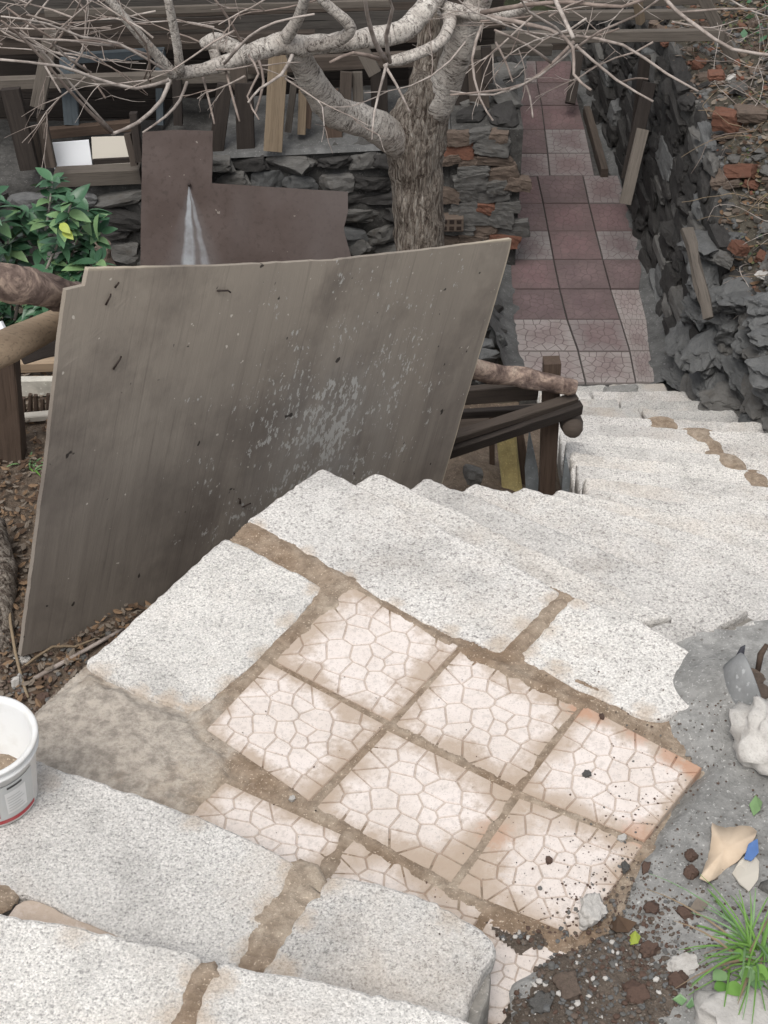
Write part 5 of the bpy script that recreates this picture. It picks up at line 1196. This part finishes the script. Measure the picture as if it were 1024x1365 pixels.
for (x, y, s, m, lb, k) in [(786, 1228, .042, 'stone_pale', 'pale angular stone at the edge of the soil heap', .8), (910, 1287, .033, 'stone_pale', 'flat white stone chip beside a brown clod', .35), (921, 1143, .017, 'clod', 'round brown clod on grey mortar nearest the cardboard top', .9), (921, 1166, .019, 'clod', 'round brown clod just below another one by the cardboard', .9),
                            (868, 1268, .025, 'clod', 'large reddish-brown clod in the soil heap', .8), (903, 1308, .023, 'clod', 'dark brown clod touching the white stone chip', .8), (782, 1036, .013, 'stone_grey', 'dark round pebble on the stained corner tile', .9), (868, 1212, .02, 'clod', 'dark clod pair on mortar left of the grass', .8), (912, 1220, .02, 'clod', 'brown clod under the small leaf flake', .6),
                            (802, 958, .010, 'clod', 'small dark clod on the rust-stained tile joint', .9), (731, 1150, .011, 'clod', 'small dark clod in the middle of the speckled tile', .9), (755, 1322, .036, 'stone_brown', 'tan stone half buried in the soil heap', .6), (830, 1118, .012, 'stone_pale', 'tiny pale pebble between the two right tiles', .9), (832, 1165, .014, 'stone_grey', 'grey pebble at the edge of the speckled tile', .8), (390, 1068, .010, 'stone_pale', 'tiny pale pebble in the left tile joint', .8), (860, 1160, .016, 'clod', 'brown clod at the mortar edge by the speckled tile', .8), (845, 1330, .03, 'clod', 'long dark clod low in the soil heap', .6), (720, 1345, .03, 'stone_grey', 'grey stone at the lower corner of the soil', .7)]:
    p = ap(x, y); p.z = max(p.z, .0) + s * k * .35
    if y > 1210 and x > 680: p.z = max(p.z, soil_z(p.x, p.y) + s * k * .35)
    tag(rock('pebble', m, p, (s, s * .85, s * k), (r.uniform(-.3, .3), r.uniform(-.3, .3), r.random() * 6), None, LUMPS if m in LUMPS else None, r), lb, 'stone')
pts = []
for _ in range(900):
    px, py = r.gauss(845, 55), r.gauss(1255, 38)
    if 660 < px < 985 and 1130 < py < 1370:
        p = ap(px, py); pts.append((p.x, p.y, max(p.z, soil_z(p.x, p.y) if in_poly(p.x, p.y, SC) else -.003, -.003)))
o = chips('soil_crumbs', pts, (.0018, .0085), ['soil', 'clod', 'stone_brown', 'soil', 'stone_grey', 'stone_mort', 'clod'], r); tag(o, 'loose brown crumbs spilling from the soil heap over tile and mortar', 'soil crumbs')
# knobbly concrete lump at the right edge
lump = tag(rock('concrete_lump', 'stone_pale', ap(1012, 1005) + Vector((0.05, 0, .04)), (.10, .13, .10), (.2, .1, .4), None, LUMPS, r), 'pale knobbly concrete lump at the right edge of the mortar', 'concrete lump')
for i, (x, y, s) in enumerate([(1040, 1310, .13), (1040, 1200, .12), (1000, 1380, .18), (1035, 1090, .12)]):
    tag(rock('rubble_stone', 'stone_pale' if i != 1 else 'stone_grey', ap(x, y) + Vector((.1, 0, -.03)), (s, s, s * .5), (.1 * i, .2, i), None, LUMPS, r), ('pale grey stone under the grass tuft', 'grey stone at the edge behind the cardboard', 'large pale stone below the grass tuft', 'stone at the edge above the cardboard')[i], 'stone')
# bent grey plastic offcut standing in the mortar
def sheet(name, grid, th, mat, label, cat):
    nu, nv = len(grid), len(grid[0]); V = [Vector(p) for row in grid for p in row]; n = len(V); Fc = []
    N = (V[1] - V[0]).cross(V[nv] - V[0]).normalized(); V = V + [v + N * th for v in V]
    for i in range(nu - 1):
        for j in range(nv - 1): a = i * nv + j; Fc += [(a, a + 1, a + nv + 1, a + nv), (n + a, n + a + nv, n + a + nv + 1, n + a + 1)]
    ring = [j for j in range(nv)] + [i * nv + nv - 1 for i in range(1, nu)] + [(nu - 1) * nv + j for j in range(nv - 2, -1, -1)] + [i * nv for i in range(nu - 2, 0, -1)]
    for a, b_ in zip(ring, ring[1:] + ring[:1]): Fc.append((a, n + a, n + b_, b_))
    return tag(mobj(name, V, Fc, mat, None, True), label, cat)
g_ = []
a0, a1 = ap(950, 892), ap(990, 965)
for i in range(9):
    t = i / 8; b0 = a0.lerp(a1, t) + Vector((.025 * math.sin(t * 3.1) * -1, 0, -.02)); hgt = .135 * math.sin(math.pi * (t * .82 + .14)) ** .8
    g_.append([b0 + Vector((.025 + .05 * (j / 4) ** 2 * .9, .015 * j / 4, hgt * j / 4 + .0)) for j in range(5)])
sheet('plastic_offcut', g_, .004, 'tarp', 'curved grey plastic offcut standing in the mortar', 'plastic offcut')
q = ap(982, 885); o = sheet('dark_shard', [[q + Vector((-.018, 0, -.01)), q + Vector((.018, 0, -.01))], [q + Vector((.004, .01, .06)), q + Vector((.016, .01, .07))]], .004, 'tarp_dark', 'dark blue-black pointed shard behind the plastic offcut', 'shard')
q = ap(1010, 895); o = tube('dry_stick', [q, q + Vector((.005, .02, .05)), q + Vector((.02, .03, .08))], [.008, .010, .007], 'wood_brown', None, 7); tag(o, 'short dark twig stump poking up at the right edge', 'stick')
for k in range(7):
    q = ap(1005 + r.uniform(-12, 20), 915 + r.uniform(-12, 30)); tag(rock('rubble_stone', 'stone_brown', q, (.03, .03, .022), (r.random(), r.random(), r.random()), None, None, r), 'small brown rubble piece packed behind the plastic offcut', 'stone', 'rubble behind the offcut')
# torn cardboard
cpx = [(948, 1103), (1008, 1116), (1000, 1135), (985, 1150), (968, 1158), (942, 1183), (930, 1182), (938, 1160), (945, 1140)]
P = resample([Vector(p) for p in cpx], 6); cv = []
for i, p in enumerate(P):
    w = ap(p.x + r.uniform(-1, 1), p.y + r.uniform(-1, 1)); cv.append(w + Vector((0, 0, .016 + .014 * math.sin(p.x * .09) + .010 * math.sin(p.y * .07))))
ct = sum(cv, Vector()) / len(cv) + Vector((0, 0, .006)); n = len(cv); V = cv + [v - Vector((0, 0, .004)) for v in cv] + [ct, ct - Vector((0, 0, .004))]
Fc = [(i, (i + 1) % n, 2 * n) for i in range(n)] + [((i + 1) % n + n, i + n, 2 * n + 1) for i in range(n)] + [(i, i + n, (i + 1) % n + n, (i + 1) % n) for i in range(n)]
cb = mobj('cardboard_scrap', V, Fc, 'card', None, True); tag(cb, 'torn tan cardboard scrap with blue printing lying on the mortar', 'cardboard')
def scrap_part(name, px, mat, lift):
    Pp = resample([Vector(p) for p in px], 6); vv = [ap(p.x, p.y) + Vector((0, 0, lift + .004 * math.sin(i))) for i, p in enumerate(Pp)]; n = len(vv); V = vv + [v - Vector((0, 0, .003)) for v in vv]
    return mobj(name, V, [tuple(range(n)), tuple(range(2 * n - 1, n - 1, -1))] + [(i, i + n, (i + 1) % n + n, (i + 1) % n) for i in range(n)], mat, cb)
scrap_part('torn_flap', [(985, 1150), (1003, 1138), (1012, 1150), (1010, 1175), (998, 1190), (985, 1182), (976, 1165)], 'board_pale', .008)
scrap_part('blue_print', [(996, 1132), (1008, 1126), (1010, 1142), (1000, 1154), (990, 1152)], 'blue_print', .022)
# dry leaf, flake, green bits
def flat_bit(name, px, mat, label, cat, h=.012):
    vv = [ap(*p) for p in px]; vv = [Vector((v.x, v.y, max(v.z, soil_z(v.x, v.y) if in_poly(v.x, v.y, SC) else v.z) + h * (.4 + .6 * (i % 2)))) for i, v in enumerate(vv)]; n = len(vv); V = vv + [v - Vector((0, 0, .002)) for v in vv]
    return tag(mobj(name, V, [tuple(range(n)), tuple(range(2 * n - 1, n - 1, -1))] + [(i, i + n, (i + 1) % n + n, (i + 1) % n) for i in range(n)], mat), label, cat)
flat_bit('dead_leaf', [(808, 1238), (822, 1226), (836, 1230), (848, 1236), (838, 1245), (820, 1252)], 'litter3', 'curled dark dead leaf on the soil beside the pale stone', 'leaf', .02)
flat_bit('dead_leaf', [(918, 1214), (928, 1200), (946, 1204), (936, 1218)], 'litter2', 'pale grey leaf flake on the mortar', 'leaf')
flat_bit('yellow_petal', [(838, 1250), (846, 1245), (854, 1250), (850, 1262), (840, 1262)], 'leaf_yellow', 'yellow-green leaf scrap on the soil heap', 'leaf', .015)
for px in ([(896, 1334), (906, 1328), (916, 1334), (908, 1344)], [(914, 1342), (922, 1332), (926, 1342), (918, 1348)]): flat_bit('seedling_leaf', px, 'leaf_pale', 'pale green seedling leaf low on the soil heap', 'leaf')['group'] = 'seedling leaves'
flat_bit('torn_leaf', [(998, 1075), (1006, 1066), (1016, 1072), (1012, 1086), (1004, 1090)], 'leaf_pale', 'torn green leaf beside the concrete lump', 'leaf', .02)
# grass tuft
gr = thing('grass_tuft', 'bright green grass tuft growing at the right edge below the cardboard', 'grass', ap(1010, 1280))
for i in range(80):
    b0 = ap(1006 + r.gauss(0, 12), 1275 + r.gauss(0, 14), -.01); a = r.uniform(0, 6.28); blade(b0, (math.cos(a) - .35, math.sin(a), r.uniform(.35, 1.3)), r.uniform(.12, .30), r.uniform(.0014, .0034), r.choice(('grass', 'grass', 'leaf_pale', 'straw')), gr, r, r.uniform(.2, .8), 6)
for (x0, y0, x1, y1) in [(1005, 1268, 940, 1178), (1008, 1272, 930, 1245), (1012, 1268, 985, 1215), (1015, 1265, 1030, 1205), (1000, 1262, 960, 1240), (1010, 1265, 955, 1260)]:
    p, q = ap(x0, y0, .0), ap(x1, y1, .06); blade(p, q - p + Vector((0, 0, .06)), (q - p).length * 1.05, .0035, 'grass', gr, r, .3, 7)
wd = thing('round_leaved_weed', 'low weed with round leaves in front of the grass tuft', 'weed', ap(980, 1300))
LR = leaf_mesh('leaf', .045, .045, 'leaf_pale', .1, .1); LR2 = leaf_mesh('leaf', .045, .042, 'grass', .1, .2)
for (x, y) in ((975, 1270), (968, 1296), (1002, 1290), (952, 1318), (990, 1315), (985, 1298), (1000, 1312)): put_leaf(r.choice((LR, LR2)), ap(x, y, .02), Vector((r.uniform(-1, 1), r.uniform(-1, .2), .1)), r.uniform(-.3, .3), r.uniform(.7, 1.1), wd)
for i in range(8): blade(ap(985 + r.uniform(-20, 15), 1300 + r.uniform(-15, 20), -.005), (r.uniform(-1, 1), r.uniform(-1, 1), .9), .06, .002, 'grass', wd, r, .4)
